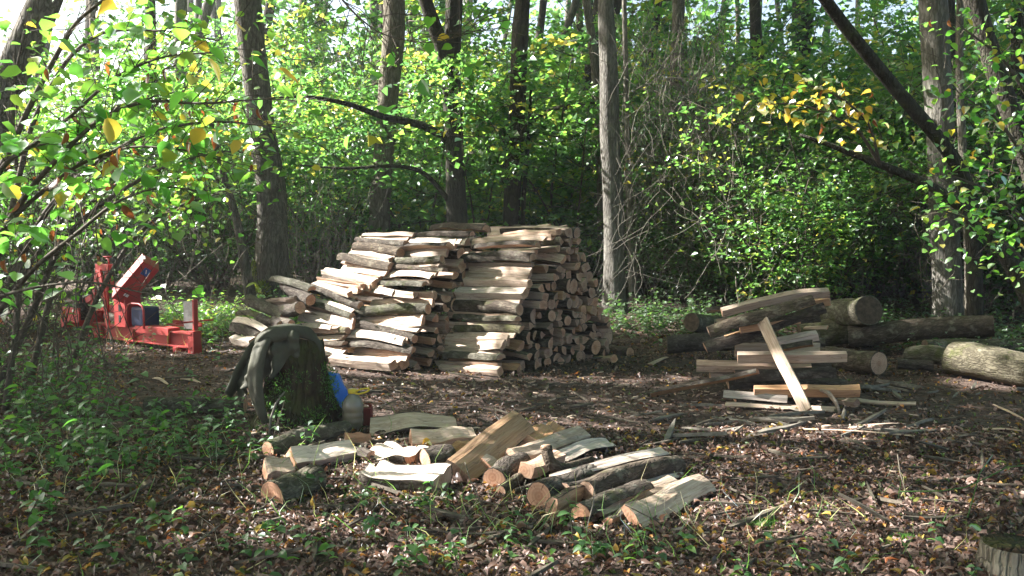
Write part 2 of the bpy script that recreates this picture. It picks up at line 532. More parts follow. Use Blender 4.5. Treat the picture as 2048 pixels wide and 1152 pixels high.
def leaf_data(name, pos, tip, nor, L, W, tint, mat, shape='diamond', fold=0.25, droop=0.15):
    """numpy: one small folded blade per row; returns mesh data"""
    n = len(pos)
    tip = nrm(tip)
    side = nrm(np.cross(nor, tip))
    up = np.cross(tip, side)
    L = np.asarray(L)[:, None]; W = np.asarray(W)[:, None]
    if shape == 'diamond':
        prof = [(0, 0, 0), (0.42, 0.5, fold), (1, 0, -droop), (0.42, -0.5, fold)]
        tris = [(0, 1, 2), (0, 2, 3)]
    elif shape == 'ovate':
        prof = [(0, 0, 0), (0.22, 0.40, fold * 0.9), (0.60, 0.42, fold * 0.7 - droop * 0.4), (1, 0, -droop), (0.60, -0.42, fold * 0.7 - droop * 0.4), (0.22, -0.40, fold * 0.9), (0.5, 0, 0)]
        tris = [(0, 1, 6), (1, 2, 6), (2, 3, 6), (3, 4, 6), (4, 5, 6), (5, 0, 6)]
    else:  # blade
        prof = [(0, 0.5, 0), (0, -0.5, 0), (0.55, 0.4, 0.0), (0.55, -0.4, 0.0), (1, 0, -droop * 2)]
        tris = [(0, 1, 3), (0, 3, 2), (2, 3, 4)]
    k = len(prof)
    V = np.empty((n, k, 3))
    for i, (l, w, u) in enumerate(prof):
        V[:, i] = pos + tip * (l * L) + side * (w * W) + up * (u * (W if l != 1 else L))
    T = np.array(tris)
    faces = (np.arange(n)[:, None, None] * k + T[None]).reshape(-1)
    nf = n * len(tris)
    me = bpy.data.meshes.new(name)
    me.vertices.add(n * k)
    me.vertices.foreach_set('co', V.reshape(-1).astype(np.float32))
    me.loops.add(nf * 3)
    me.loops.foreach_set('vertex_index', faces.astype(np.int32))
    me.polygons.add(nf)
    me.polygons.foreach_set('loop_start', np.arange(0, nf * 3, 3, dtype=np.int32))
    try:
        me.polygons.foreach_set('loop_total', np.full(nf, 3, dtype=np.int32))
    except Exception:
        pass
    at = me.attributes.new('tint', 'FLOAT', 'POINT')
    at.data.foreach_set('value', np.repeat(np.asarray(tint, dtype=np.float32), k))
    me.materials.append(mat)
    me.update(calc_edges=True)
    me.validate()
    return me

def rand_dir(n, flat=1.0):
    a = rng.normal(size=(n, 3))
    a[:, 2] *= flat
    return nrm(a)

# ------------------------------------------------------------------ ground
def axis_vals(lo, a, b, hi, fine, coarse):
    mid = np.arange(a, b, fine)
    left, x, s = [], a, fine
    while x > lo:
        s *= coarse; x -= s; left.append(x)
    right, x, s = [], mid[-1], fine
    while x < hi:
        s *= coarse; x += s; right.append(x)
    return np.array(left[::-1] + list(mid) + right)

def build_ground():
    xs = axis_vals(-110, -6, 6, 110, 0.11, 1.16)
    ys = axis_vals(-40, 3.0, 15, 120, 0.11, 1.16)
    V = [(x, y, gz(x, y)) for y in ys for x in xs]
    nx = len(xs)
    Fc = [(j * nx + i, j * nx + i + 1, (j + 1) * nx + i + 1, (j + 1) * nx + i) for j in range(len(ys) - 1) for i in range(nx - 1)]
    me = bpy.data.meshes.new('forest_floor')
    me.from_pydata(V, [], Fc)
    me.polygons.foreach_set('use_smooth', [True] * len(Fc))
    me.materials.append(M['ground'])
    o = link('forest_floor', me)
    tag(o, 'brown forest floor of trampled soil and leaf litter', 'ground', kind='structure')
build_ground()

# ------------------------------------------------------------------ trees
def crown_data(name, n, rad, zlo, zhi, size, mat, seed, clumps=90):
    g = np.random.default_rng(seed)
    cc = g.normal(size=(clumps, 3)); cc = nrm(cc) * (g.random((clumps, 1)) ** 0.45)
    cc = cc * np.array([rad, rad, (zhi - zlo) / 2]) + np.array([0, 0, (zhi + zlo) / 2])
    cs = 0.45 + 0.7 * g.random(clumps)
    k = g.integers(0, clumps, n)
    pos = cc[k] + g.normal(size=(n, 3)) * np.array([0.55, 0.55, 0.22]) * cs[k][:, None]
    nor = g.normal(size=(n, 3)) * 0.55 + np.array([0, 0, 1.0])
    tip = g.normal(size=(n, 3)) * np.array([1, 1, 0.35])
    L = size * (0.6 + 0.8 * g.random(n))
    tint = np.clip(0.45 + 0.2 * g.normal(size=n) + 0.18 * np.sin(k * 1.7), 0, 1)
    return leaf_data(name, pos, tip, nrm(nor), L, L * 0.75, tint, mat)

def limbs(mb, base, top_r, n, g, length, spread=0.8):
    for i in range(n):
        a = g.random() * 6.283
        p = Vector(base) + Vector((0, 0, g.uniform(-2.5, 0)))
        d = Vector((math.cos(a) * spread, math.sin(a) * spread, 0.75)).normalized()
        pts = [p]
        for k in range(6):
            d = (d + Vector((g.gauss(0, .14), g.gauss(0, .14), g.gauss(0.02, .1)))).normalized()
            p = p + d * length / 6
            pts.append(p)
        mb.tube(pts, [top_r * (1 - 0.14 * k) for k in range(7)], 6)

CROWNS = [crown_data('crown_leaves_%d' % i, 3600, 3.4, -3.0, 3.2, 0.26, M['leaf_green'], 100 + i) for i in range(3)]

def trunk_tube(mb, pts, radii, n=16, seed=0.0, flare=0.5, step=0.22):
    P3, RR = [], []
    for i in range(len(pts) - 1):
        a, b = Vector(pts[i]), Vector(pts[i + 1])
        k = max(2, int((b - a).length / step))
        for j in range(k):
            t = j / k
            P3.append(a.lerp(b, t)); RR.append(radii[i] * (1 - t) + radii[i + 1] * t)
    P3.append(Vector(pts[-1])); RR.append(radii[-1])
    # smooth the polyline a little
    for _ in range(4):
        P3 = [P3[0]] + [(P3[i - 1] + P3[i] * 2 + P3[i + 1]) / 4 for i in range(1, len(P3) - 1)] + [P3[-1]]
    z0 = P3[0].z
    def rf(a, p, i):
        h = p.z - z0
        q = noise.noise((math.cos(a) * 1.5 + seed, math.sin(a) * 1.5, p.z * 0.8 + p.x * 0.3)) * 0.16
        q += noise.noise((math.cos(a) * 5 + seed, math.sin(a) * 5, p.z * 1.5)) * 0.07
        fl = flare * math.exp(-max(0, h) / 0.22) * (0.75 + 0.5 * math.sin(a * 3 + seed) + 0.3 * math.sin(a * 5 + 2 * seed))
        return 1 + q + fl
    mb.tube(P3, RR, n, rfun=rf)

def ptree(name, label, pxs, depth, mat, ext=7.0, flare=0.45, crown=True, cat='tree', group=None, extra=None, base_ground=True, crown_z=None, lean_d=0.0, nl=6):
    """tree from its outline in the photograph: pxs = [(x, y, width)] from the base up; depth in metres"""
    b = G(pxs[0][0], pxs[0][1])
    d0 = depth if depth else b.y
    if depth:
        b = P(pxs[0][0], pxs[0][1], depth)
    root = empty(name, (b.x, b.y, gz(b.x, b.y)), label, cat, group)
    pts, rad = [], []
    for i, (x, y, w) in enumerate(pxs):
        d = d0 + lean_d * i / max(1, len(pxs) - 1)
        q = P(x, y, d)
        if i == 0:
            q.z = gz(q.x, q.y) - 0.08
        pts.append(q); rad.append(w * d / F / 2)
    dirv = (pts[-1] - pts[-2]).normalized()
    if ext:
        pts.append(pts[-1] + (dirv + Vector((0, 0, 0.4))).normalized() * ext); rad.append(rad[-1] * 0.6)
    mb = MB()
    trunk_tube(mb, pts, rad, seed=rnd.random() * 50, flare=flare)
    if ext and nl:
        limbs(mb, pts[-1], rad[-1] * 0.45, nl, rnd, 3.0)
    mb.build('trunk', mat, root, root.location)
    if extra:
        for k, (nm, ex) in enumerate(extra):
            m2 = MB()
            q, rr = [], []
            for (x, y, w, dd) in ex:
                q.append(P(x, y, d0 + dd)); rr.append(w * (d0 + dd) / F / 2)
            trunk_tube(m2, q, rr, n=9, seed=k * 7.7, flare=0, step=0.12)
            m2.build(nm, mat, root, root.location)
    if crown and ext:
        c = link('crown', rnd.choice(CROWNS), root)
        c.location = pts[-1] - root.location + Vector((0, 0, 0.8))
        c.rotation_euler = (0, 0, rnd.random() * 6.28)
        s = rnd.uniform(0.85, 1.15)
        c.scale = (s, s, s)
    return root, pts

def moss_tufts(parent, centers, name='moss', mat='moss', L=0.05):
    """centers: list of (point, radius, n)"""
    pos, tp = [], []
    for (c, r, n) in centers:
        c = Vector(c)
        for _ in range(n):
            d = Vector((rnd.gauss(0, 1), rnd.gauss(0, 1), rnd.gauss(0, 1))).normalized()
            p = c + Vector((d.x * r[0], d.y * r[1], d.z * r[2])) * (rnd.random() ** 0.3)
            pos.append(p - parent.location); tp.append(d + Vector((0, 0, 0.35)))
    pos = np.array([tuple(p) for p in pos]); tp = np.array([tuple(p) for p in tp])
    n = len(pos)
    me = leaf_data(name, pos, tp, rand_dir(n), L * (0.5 + rng.random(n)), L * 0.35 * np.ones(n), rng.random(n), M[mat])
    o = link(name, me, parent)
    return o

tC, _ = ptree('mossy_tree', 'thick tree with bright moss at its foot left of the woodpile', [(548, 590, 68), (545, 480, 62), (540, 350, 58), (522, 250, 52), (508, 120, 52), (494, 0, 52)], 16.5, M['trunk'], flare=0.4)
bC = tC.location
moss_tufts(tC, [((bC.x - 0.30, bC.y - 0.18, bC.z + 0.10), (0.16, 0.14, 0.13), 800), ((bC.x - 0.33, bC.y - 0.12, bC.z + 0.38), (0.07, 0.08, 0.26), 600), ((bC.x - 0.12, bC.y - 0.36, bC.z + 0.12), (0.13, 0.07, 0.16), 400)], L=0.07)
ptree('slender_tree', 'slim crooked stem just left of the mossy tree', [(505, 600, 22), (490, 530, 20), (478, 450, 18), (462, 400, 15), (440, 330, 12)], 15.8, M['trunk'], ext=1.2, crown=False, flare=0.2, nl=3)
ptree('tall_tree', 'straight trunk rising behind the left top of the woodpile', [(755, 520, 42), (760, 400, 40), (772, 250, 40), (785, 100, 42), (788, 0, 44)], 17.5, M['trunk'])
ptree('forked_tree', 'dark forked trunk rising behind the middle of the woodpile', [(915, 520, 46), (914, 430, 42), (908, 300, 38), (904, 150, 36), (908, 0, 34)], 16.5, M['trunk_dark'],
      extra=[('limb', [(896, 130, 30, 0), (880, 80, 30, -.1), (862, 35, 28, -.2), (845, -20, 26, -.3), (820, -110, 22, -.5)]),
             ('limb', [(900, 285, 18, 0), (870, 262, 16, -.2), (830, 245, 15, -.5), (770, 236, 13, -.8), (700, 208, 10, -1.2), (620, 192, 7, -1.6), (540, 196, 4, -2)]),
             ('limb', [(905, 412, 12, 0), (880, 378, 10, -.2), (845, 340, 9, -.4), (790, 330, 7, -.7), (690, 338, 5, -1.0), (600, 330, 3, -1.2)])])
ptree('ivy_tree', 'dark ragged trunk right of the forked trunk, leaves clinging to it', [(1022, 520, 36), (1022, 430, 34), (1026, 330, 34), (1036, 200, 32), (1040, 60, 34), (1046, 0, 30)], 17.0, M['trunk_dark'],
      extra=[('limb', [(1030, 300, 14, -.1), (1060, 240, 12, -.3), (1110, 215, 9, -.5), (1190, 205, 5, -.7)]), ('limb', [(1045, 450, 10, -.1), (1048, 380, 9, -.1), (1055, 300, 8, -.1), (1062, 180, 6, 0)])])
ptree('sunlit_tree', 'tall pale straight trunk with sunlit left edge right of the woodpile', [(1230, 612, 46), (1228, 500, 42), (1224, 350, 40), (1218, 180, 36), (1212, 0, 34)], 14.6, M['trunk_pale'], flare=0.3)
ptree('slender_tree', 'slim grey trunk close behind the left side of the sunlit trunk', [(1206, 560, 22), (1203, 300, 20), (1190, 120, 18), (1172, 0, 17)], 17.2, M['trunk'])
ptree('slender_tree', 'slim pale stem close right of the sunlit trunk', [(1268, 590, 18), (1262, 480, 16), (1256, 340, 13), (1252, 200, 11)], 15.6, M['trunk_pale'], ext=4, crown=False)
ptree('grey_tree', 'grey trunk rising out of the dead creeper tangle', [(1345, 600, 34), (1345, 400, 30), (1352, 200, 26), (1358, 0, 24)], 19, M['trunk'])
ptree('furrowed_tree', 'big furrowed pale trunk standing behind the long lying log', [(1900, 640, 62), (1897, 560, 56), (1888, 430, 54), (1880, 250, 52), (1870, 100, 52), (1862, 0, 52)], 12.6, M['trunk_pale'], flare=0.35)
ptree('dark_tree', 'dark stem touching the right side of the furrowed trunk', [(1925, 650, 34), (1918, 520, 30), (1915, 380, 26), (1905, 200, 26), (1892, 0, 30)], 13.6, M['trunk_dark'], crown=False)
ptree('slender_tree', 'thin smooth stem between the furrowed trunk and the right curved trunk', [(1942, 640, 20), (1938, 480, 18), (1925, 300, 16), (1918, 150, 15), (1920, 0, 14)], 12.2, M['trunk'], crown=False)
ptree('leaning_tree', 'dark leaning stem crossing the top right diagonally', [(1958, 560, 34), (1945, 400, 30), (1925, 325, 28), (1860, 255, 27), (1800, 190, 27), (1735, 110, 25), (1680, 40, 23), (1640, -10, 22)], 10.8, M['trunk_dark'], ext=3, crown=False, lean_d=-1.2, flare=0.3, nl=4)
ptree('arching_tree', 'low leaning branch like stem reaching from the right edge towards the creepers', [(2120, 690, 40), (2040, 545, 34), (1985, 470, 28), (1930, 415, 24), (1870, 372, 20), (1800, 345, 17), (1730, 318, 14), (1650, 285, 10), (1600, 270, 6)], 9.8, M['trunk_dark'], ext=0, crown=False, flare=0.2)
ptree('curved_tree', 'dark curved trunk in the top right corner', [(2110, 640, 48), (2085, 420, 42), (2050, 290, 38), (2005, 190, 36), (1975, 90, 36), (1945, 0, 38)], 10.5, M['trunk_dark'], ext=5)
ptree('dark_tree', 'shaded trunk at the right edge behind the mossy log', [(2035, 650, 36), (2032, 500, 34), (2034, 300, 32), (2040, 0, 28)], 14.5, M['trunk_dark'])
ptree('leaning_tree', 'grey leaning trunk in the top left corner', [(-190, 800, 80), (-80, 400, 70), (-5, 220, 64), (30, 130, 60), (78, 30, 58), (100, -15, 56)], 7.5, M['trunk'], ext=5, crown=True)
ptree('dark_tree', 'dim trunk behind the red log splitter', [(300, 545, 30), (302, 450, 27), (306, 250, 24), (300, 0, 20)], 19.5, M['trunk_dark'])
ptree('slender_tree', 'pale slim trunk at the top left beside a curving one', [(352, 545, 28), (355, 300, 25), (360, 100, 24), (362, 0, 24)], 22, M['trunk_pale'])
ptree('slender_tree', 'slim trunk curving right at the top left', [(380, 545, 26), (385, 250, 24), (392, 120, 22), (405, 40, 20), (425, -10, 18)], 24, M['trunk'])
gA = random.Random(31)
for i in range(46):
    d = gA.uniform(24, 48)
    x = gA.uniform(-40, 2090)
    w = gA.uniform(0.16, 0.4) * F / d
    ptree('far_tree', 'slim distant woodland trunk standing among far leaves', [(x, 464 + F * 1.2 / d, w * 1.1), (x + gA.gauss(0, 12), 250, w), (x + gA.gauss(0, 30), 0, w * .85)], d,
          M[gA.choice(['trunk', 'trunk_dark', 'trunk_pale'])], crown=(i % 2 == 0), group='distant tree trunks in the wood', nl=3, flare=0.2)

# ------------------------------------------------------------------ understorey shrubs (stems + foliage), shared meshes, copied
def shrub_data(seed, H, Wd, nspray, per, mat, size, lo=0.12, leafL=1.0):
    g = random.Random(seed); gn = np.random.default_rng(seed)
    mb = MB()
    anchors = []
    ns = g.randint(6, 9)
    for i in range(ns):
        a = 6.283 * i / ns + g.uniform(-.4, .4)
        p = Vector((math.cos(a) * .12, math.sin(a) * .12, -.05))
        out = g.uniform(0.12, 0.5) * Wd / H
        d = Vector((math.cos(a) * out, math.sin(a) * out, 1)).normalized()
        hh = H * g.uniform(0.7, 1.05)
        pts = [p]
        for k in range(9):
            d = (d + Vector((math.cos(a) * .05, math.sin(a) * .05, -0.02)) + Vector((g.gauss(0, .07), g.gauss(0, .07), 0))).normalized()
            p = p + d * hh / 9
            pts.append(p)
            if k >= 0:
                for _ in range(2):
                    b = g.random() * 6.283
                    e = Vector((math.cos(b), math.sin(b), g.uniform(-.1, .5))).normalized()
                    ln = g.uniform(.5, 1.2) * Wd / 4 * (0.6 + 0.5 * math.sin(3.0 * (k + 1) / 10))
                    q = p + e * ln
                    mb.tube([p, p + e * ln * .5 + Vector((0, 0, g.uniform(-.05, .08))), q], [.012, .008, .004], 3)
                    anchors.append(q); anchors.append(p + e * ln * .6)
        r0 = g.uniform(.018, .04)
        mb.tube(pts, [r0 * (1 - .085 * k) for k in range(10)], 5)
    anchors = [q for q in anchors if q.z > lo * H]
    g.shuffle(anchors)
    cc = np.array([tuple(anchors[i % len(anchors)] + Vector((g.gauss(0, .18), g.gauss(0, .18), g.gauss(0, .15)))) for i in range(nspray)])
    k = np.repeat(np.arange(nspray), per)
    n = len(k)
    tilt = gn.normal(size=(nspray, 3)) * 0.22 + np.array([0, 0, 1.0])
    off = gn.normal(size=(n, 3)) * np.array([.2, .2, .045])
    off[:, 2] -= (off[:, 0] * tilt[k, 0] + off[:, 1] * tilt[k, 1])
    pos = cc[k] + off
    pos[:, 2] = np.maximum(pos[:, 2], 0.05)
    nor = nrm(tilt[k] + gn.normal(size=(n, 3)) * 0.42)
    tip = off * np.array([1, 1, .3]) + gn.normal(size=(n, 3)) * np.array([.2, .2, .12])
    L = size * (0.6 + 1.0 * gn.random(n))
    tint = np.clip(0.42 + 0.18 * gn.normal(size=n) + 0.24 * gn.normal(size=nspray)[k], 0, 1)
    fm = leaf_data('shrub_foliage_%d' % seed, pos, tip, nor, L, L * .72, tint, mat)
    return mb, fm

SHRUBS = []
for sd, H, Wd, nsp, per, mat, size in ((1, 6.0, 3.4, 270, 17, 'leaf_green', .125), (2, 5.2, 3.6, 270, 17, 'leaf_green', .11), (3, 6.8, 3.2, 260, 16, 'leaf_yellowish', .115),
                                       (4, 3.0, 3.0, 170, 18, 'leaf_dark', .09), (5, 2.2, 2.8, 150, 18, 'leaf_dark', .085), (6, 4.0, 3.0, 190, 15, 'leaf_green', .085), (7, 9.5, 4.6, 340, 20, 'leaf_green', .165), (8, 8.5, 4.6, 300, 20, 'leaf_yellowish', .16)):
    mb, fm = shrub_data(sd, H, Wd, nsp, per, M[mat], size)
    so = mb.build('shrub_stems_%d' % sd, M['twig'])
    sm = so.data
    bpy.data.objects.remove(so)
    SHRUBS.append((sm, fm, sd))

SHRUB_KIND = {1: ('hazel_shrub', 'tall leafy green shrub in the wood behind the clearing', 'leafy shrubs behind the clearing'),
              2: ('hazel_shrub', 'tall leafy green shrub in the wood behind the clearing', 'leafy shrubs behind the clearing'),
              3: ('yellowing_shrub', 'tall yellowing shrub in the wood behind the clearing', 'yellowing shrubs behind the clearing'),
              4: ('bramble_bush', 'dark low bush at the shaded edge of the clearing', 'dark bushes at the edge of the clearing'),
              5: ('bramble_bush', 'dark low bush at the shaded edge of the clearing', 'dark bushes at the edge of the clearing'),
              6: ('thin_shrub', 'thin open shrub with small leaves at the clearing edge', 'thin shrubs at the clearing edge'),
              7: ('young_tree', 'young leafy tree deep in the wood', 'young trees deep in the wood'),
              8: ('young_tree', 'young leafy tree deep in the wood', 'young trees deep in the wood')}

def shrub(k, x, y, s=1.0):
    sm, fm, sd = SHRUBS[k - 1]
    nm, lb, gr = SHRUB_KIND[k]
    r = empty(nm, (x, y, gz(x, y)), lb, 'shrub' if k < 7 else 'tree', gr)
    r.rotation_euler = (0, 0, rnd.random() * 6.28)
    r.scale = (s, s, s * rnd.uniform(.92, 1.1))
    a = link('stems', sm, r)
    b = link('foliage', fm, r)
    return r

def at(px, d):
    return (px - 1024) / F * d
gS = random.Random(12)
# dark low bushes at the clearing's edge
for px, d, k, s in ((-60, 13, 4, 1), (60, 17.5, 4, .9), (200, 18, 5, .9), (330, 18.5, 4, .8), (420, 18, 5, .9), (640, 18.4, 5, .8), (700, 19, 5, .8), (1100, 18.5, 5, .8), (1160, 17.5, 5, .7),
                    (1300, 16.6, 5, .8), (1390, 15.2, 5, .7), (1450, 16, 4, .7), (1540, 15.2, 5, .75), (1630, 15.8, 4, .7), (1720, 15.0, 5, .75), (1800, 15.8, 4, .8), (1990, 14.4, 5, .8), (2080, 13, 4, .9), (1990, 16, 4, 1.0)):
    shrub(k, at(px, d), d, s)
for px, d, k, s in ((640, 18, 1, .95), (760, 19.5, 2, 1.1), (850, 18.2, 1, 1.0), (960, 18.5, 2, 1.1), (1080, 18.5, 1, 1.05), (1150, 17.8, 2, .95), (560, 20, 2, 1.1), (440, 19.5, 1, 1.1),
                    (330, 20.5, 3, 1.0), (210, 18.5, 1, 1.0), (90, 18, 3, .95), (-40, 17, 2, 1.0), (1300, 19, 6, 1.2), (1400, 18, 6, 1.2), (1480, 17.5, 1, .9), (1570, 17, 2, .9), (1660, 17.5, 1, 1.0), (1750, 16.8, 2, 1.0),
                    (1830, 17.5, 3, .9), (1960, 16, 1, 1.0), (2060, 15, 2, 1.0), (2120, 13.5, 1, .9), (1520, 14.6, 6, 1.0), (1640, 14.4, 6, 1.0), (1740, 16.5, 6, .9), (1580, 13.9, 6, .8), (1640, 14.0, 6, .7), (1960, 13.8, 6, 1.1), (700, 22, 3, 1.0), (1250, 21, 1, 1.1)):
    shrub(k, at(px, d), d, s * (.82 if px < 460 else 1) * (.9 if 900 < px < 1000 or 560 < px < 660 else 1))
for i in range(46):
    d = gS.uniform(22.5, 36)
    px = -80 + (i % 23) * 100 + gS.uniform(-45, 45)
    low = px < 450 or 600 < px < 680 or 930 < px < 1000 or 1570 < px < 1670
    shrub(gS.choice((1, 3, 2)) if low else gS.choice((7, 7, 8, 1, 3)), at(px, d), d, gS.uniform(.7, .95) if low else gS.uniform(.85, 1.15))

# far woodland behind everything: one uncountable mass
def far_wood():
    n = 46000
    cl = 520
    g = rng
    d = g.uniform(38, 66, cl); x = g.uniform(-.75, .75, cl) * d
    z = g.random(cl) ** 1.5 * 18
    ang = x / d * F + 1024
    open_ = np.zeros(cl, bool)
    for c, w in ((90, 120), (330, 75), (640, 75), (965, 60), (1620, 75), (1500, 40), (1180, 25)):
        open_ |= np.abs(ang - c) < w
    z = np.where(open_, np.minimum(z, 5.5 * g.random(cl)), z)
    cs = g.uniform(.7, 1.5, cl)
    k = g.integers(0, cl, n)
    pos = np.stack([x, d, z], 1)[k] + g.normal(size=(n, 3)) * np.array([1.3, 1.3, .7]) * cs[k][:, None]
    pos[:, 2] = np.maximum(pos[:, 2], .35)
    nor = nrm(g.normal(size=(n, 3)) * .7 + np.array([0, 0, 1.0]))
    L = g.uniform(.25, .5, n)
    me = leaf_data('far_woodland', pos, rand_dir(n, .4), nor, L, L * .8, np.clip(.4 + .2 * g.normal(size=n), 0, .9), M['leaf_green'])
    tag(link('far_woodland', me), 'mass of distant green woodland foliage behind all the trunks', 'woodland', kind='stuff')
far_wood()

# ------------------------------------------------------------------ added crowns outside the frame, gaps shaped to lay sun patches on the clearing
def ground_shadow(p):
    """where the shadow of point p falls on level ground"""
    p = Vector(p)
    return p - SUNV * (p.z / SUNV.z)
LIT, FGL = [], []
def lit(px, py, d, rx, ry, w=1.0):
    p = G(px, py) if d is None else P(px, py, d)
    q = ground_shadow(p) if d is not None else p
    k = 1.5 if d is not None else 1.2
    LIT.append((q.x, q.y, rx * k, ry * k, w))
    if d is not None and py > 840 or w == 1.01:
        FGL.append((q.x, q.y, rx * 1.15, ry * 1.25))
lit(740, 720, 9.4, .55, .35); lit(700, 560, 9.9, .7, .35); lit(640, 640, 9.9, .6, .35); lit(820, 560, 9.7, .5, .4, .8); lit(990, 570, 9.5, .55, .45, .9); lit(1000, 470, 9.9, .6, .4, .8); lit(940, 740, 9.2, .4, .15)
lit(670, 745, None, .5, .35); lit(400, 625, None, 1.2, 1.0); lit(330, 660, None, .8, .6, .8); lit(300, 570, 11.4, .35, .3); lit(380, 690, None, .6, .4, .7); lit(520, 700, 6.8, .25, .15)
lit(800, 950, 5.6, .38, .28); lit(660, 920, 5.8, .35, .16); lit(850, 860, 6.4, .4, .2); lit(1000, 900, 5.6, .45, .28, .8); lit(1200, 930, 5.2, .5, .3); lit(1320, 1000, 4.9, .4, .22)
lit(1660, 865, None, .8, .18); lit(1600, 810, 7.4, .25, .12); lit(1560, 720, 7.6, .5, .35, .6); lit(1550, 600, 7.8, .5, .3, .6)
lit(1700, 940, None, .9, .25, .8); lit(1500, 960, None, .5, .2, .7); lit(1900, 1000, None, .6, .25, .9); lit(1600, 1030, None, .8, .22, 1.0); lit(1450, 900, None, .5, .15, .7)
lit(1930, 730, 8.7, .35, .25); lit(1960, 745, None, .3, .2, .8); lit(1890, 590, 12.6, .3, .3); lit(1800, 655, 10.7, .3, .15, .8)
lit(700, 560, 10.2, .7, .5); lit(640, 600, 10.0, .6, .5); lit(760, 520, 10.3, .6, .5); lit(505, 700, 6.6, .35, .3, 1.01); lit(475, 760, 6.8, .3, .25, 1.01); lit(580, 665, 6.7, .3, .2, 1.01); lit(830, 945, 5.2, .4, .25); lit(1010, 880, 5.5, .4, .3); lit(1150, 900, 5.4, .4, .3); lit(620, 770, None, .9, .35, .9); lit(350, 700, None, 1.0, .5, .9); lit(400, 628, None, 1.6, 1.3, 1.0); lit(900, 800, None, 1.3, .45, .82); lit(1150, 815, None, 1.4, .4, .82); lit(1420, 870, None, .9, .3, .85); lit(1750, 900, None, 1.3, .25, .8); lit(1250, 760, None, 1.0, .6, .7); lit(560, 740, None, .5, .25, 1.01); lit(1270, 780, None, .5, .2, .8); lit(1590, 760, 7.6, .25, .3, .9); lit(1620, 230, 9.1, .9, .6); lit(1400, 300, 14.5, 1.2, .9); lit(1600, 400, 14.0, 1.2, .9); lit(1750, 450, 13.8, 1.0, .8); lit(1950, 300, 9.0, .8, .6); lit(1000, 800, None, .8, .25, .55); lit(1250, 790, None, .6, .2, .55); lit(800, 790, None, .35, .2, .6)

for _q in ((120, 300, 5.0), (300, 150, 4.7), (430, 220, 4.6), (150, 450, 5.3), (300, 300, 6.9), (450, 260, 6.8), (200, 100, 6.3), (60, 180, 5.0), (300, 420, 8.3)):
    lit(_q[0], _q[1], _q[2], .75, .6, .9)

for _y in (520, 440, 360, 280, 200):
    lit(1205, _y, 14.4, .3, .25, .45 if _y < 400 else .2); lit(1870, _y + 60, 12.4, .4, .3, .6); lit(525, _y + 40, 16.2, .5, .4, .8)

def litness(x, y):
    v = 0.0
    for (cx, cy, rx, ry, w) in LIT:
        e = ((x - cx) / rx) ** 2 + ((y - cy) / ry) ** 2
        if e < 2.2:
            v = max(v, w * (1 - sstep(.7, 2.2, e)))
    n1 = noise.noise((x * 1.5, y * 1.9, 4.4)) + 0.5 * noise.noise((x * 4.2, y * 4.8, 1.4))
    v = max(v, sstep(.30, .55, n1) * (0.75 if y > 4.4 else .25))
    return v

def overhead():
    roots = []
    for i, (x, y, lb) in enumerate(((-13.0, 6.5, 'added unseen tree left of the frame, crown gapped to dapple the near ground'), (-14.5, 12.0, 'added unseen tree left of the frame, crown gapped to dapple towards the log splitter'), (-11.5, 1.0, 'added unseen tree beside the camera, crown gapped to dapple the foreground'))):
        r = empty('added_shade_tree', (x, y, gz(x, y)), lb, 'tree')
        mb = MB()
        trunk_tube(mb, [(x, y, -.1), (x + .1, y, 4), (x + .4, y + .1, 9), (x + .9, y + .2, 13)], [.3, .25, .18, .08], n=12, seed=i)
        limbs(mb, (x + .3, y, 9.5), .045, 5, rnd, 5.0, 1.6)
        mb.build('trunk', M['trunk'], r, r.location)
        roots.append(r)
    pos = [[], [], []]
    tries = 0
    while sum(map(len, pos)) < 62000 and tries < 160000:
        tries += 1
        gx, gy = rnd.uniform(-7.5, 8.5), rnd.uniform(1.0, 15.5)
        if rnd.random() < litness(gx, gy):
            continue
        if gy > 11.5 and gx > 6.5 or gy > 12.5 and gx > 0 or (gy > 12 or gy > 8.5 and gx > 3.5) and rnd.random() < .28:
            continue
        z = rnd.uniform(6.2, 10.5)
        p = Vector((gx, gy, 0)) + SUNV * (z / SUNV.z)
        # keep the sun's way to the hazel at the left and everything in the frame clear
        rr = p - Vector((0, 0, CAMZ))
        if rr.y > 0:
            a = rr.dot(_up) / max(.01, rr.dot(_fw)); b = rr.x / max(.01, rr.dot(_fw))
            if abs(b) < .66 and a < .40:
                continue
        j = 0 if 4.0 < gy < 9 else (1 if gy >= 9 else 2)
        pos[j].append(tuple(p - roots[j].location))
    for j in range(3):
        a = np.array(pos[j]); n = len(a)
        L = rng.uniform(.15, .26, n)
        me = leaf_data('shade_leaves', a, rand_dir(n, .5), nrm(rng.normal(size=(n, 3)) * .6 + np.array([-.5, .1, .8])), L, L * .75, np.clip(.45 + .2 * rng.normal(size=n), 0, 1), M['leaf_green'])
        link('crown', me, roots[j])
overhead()
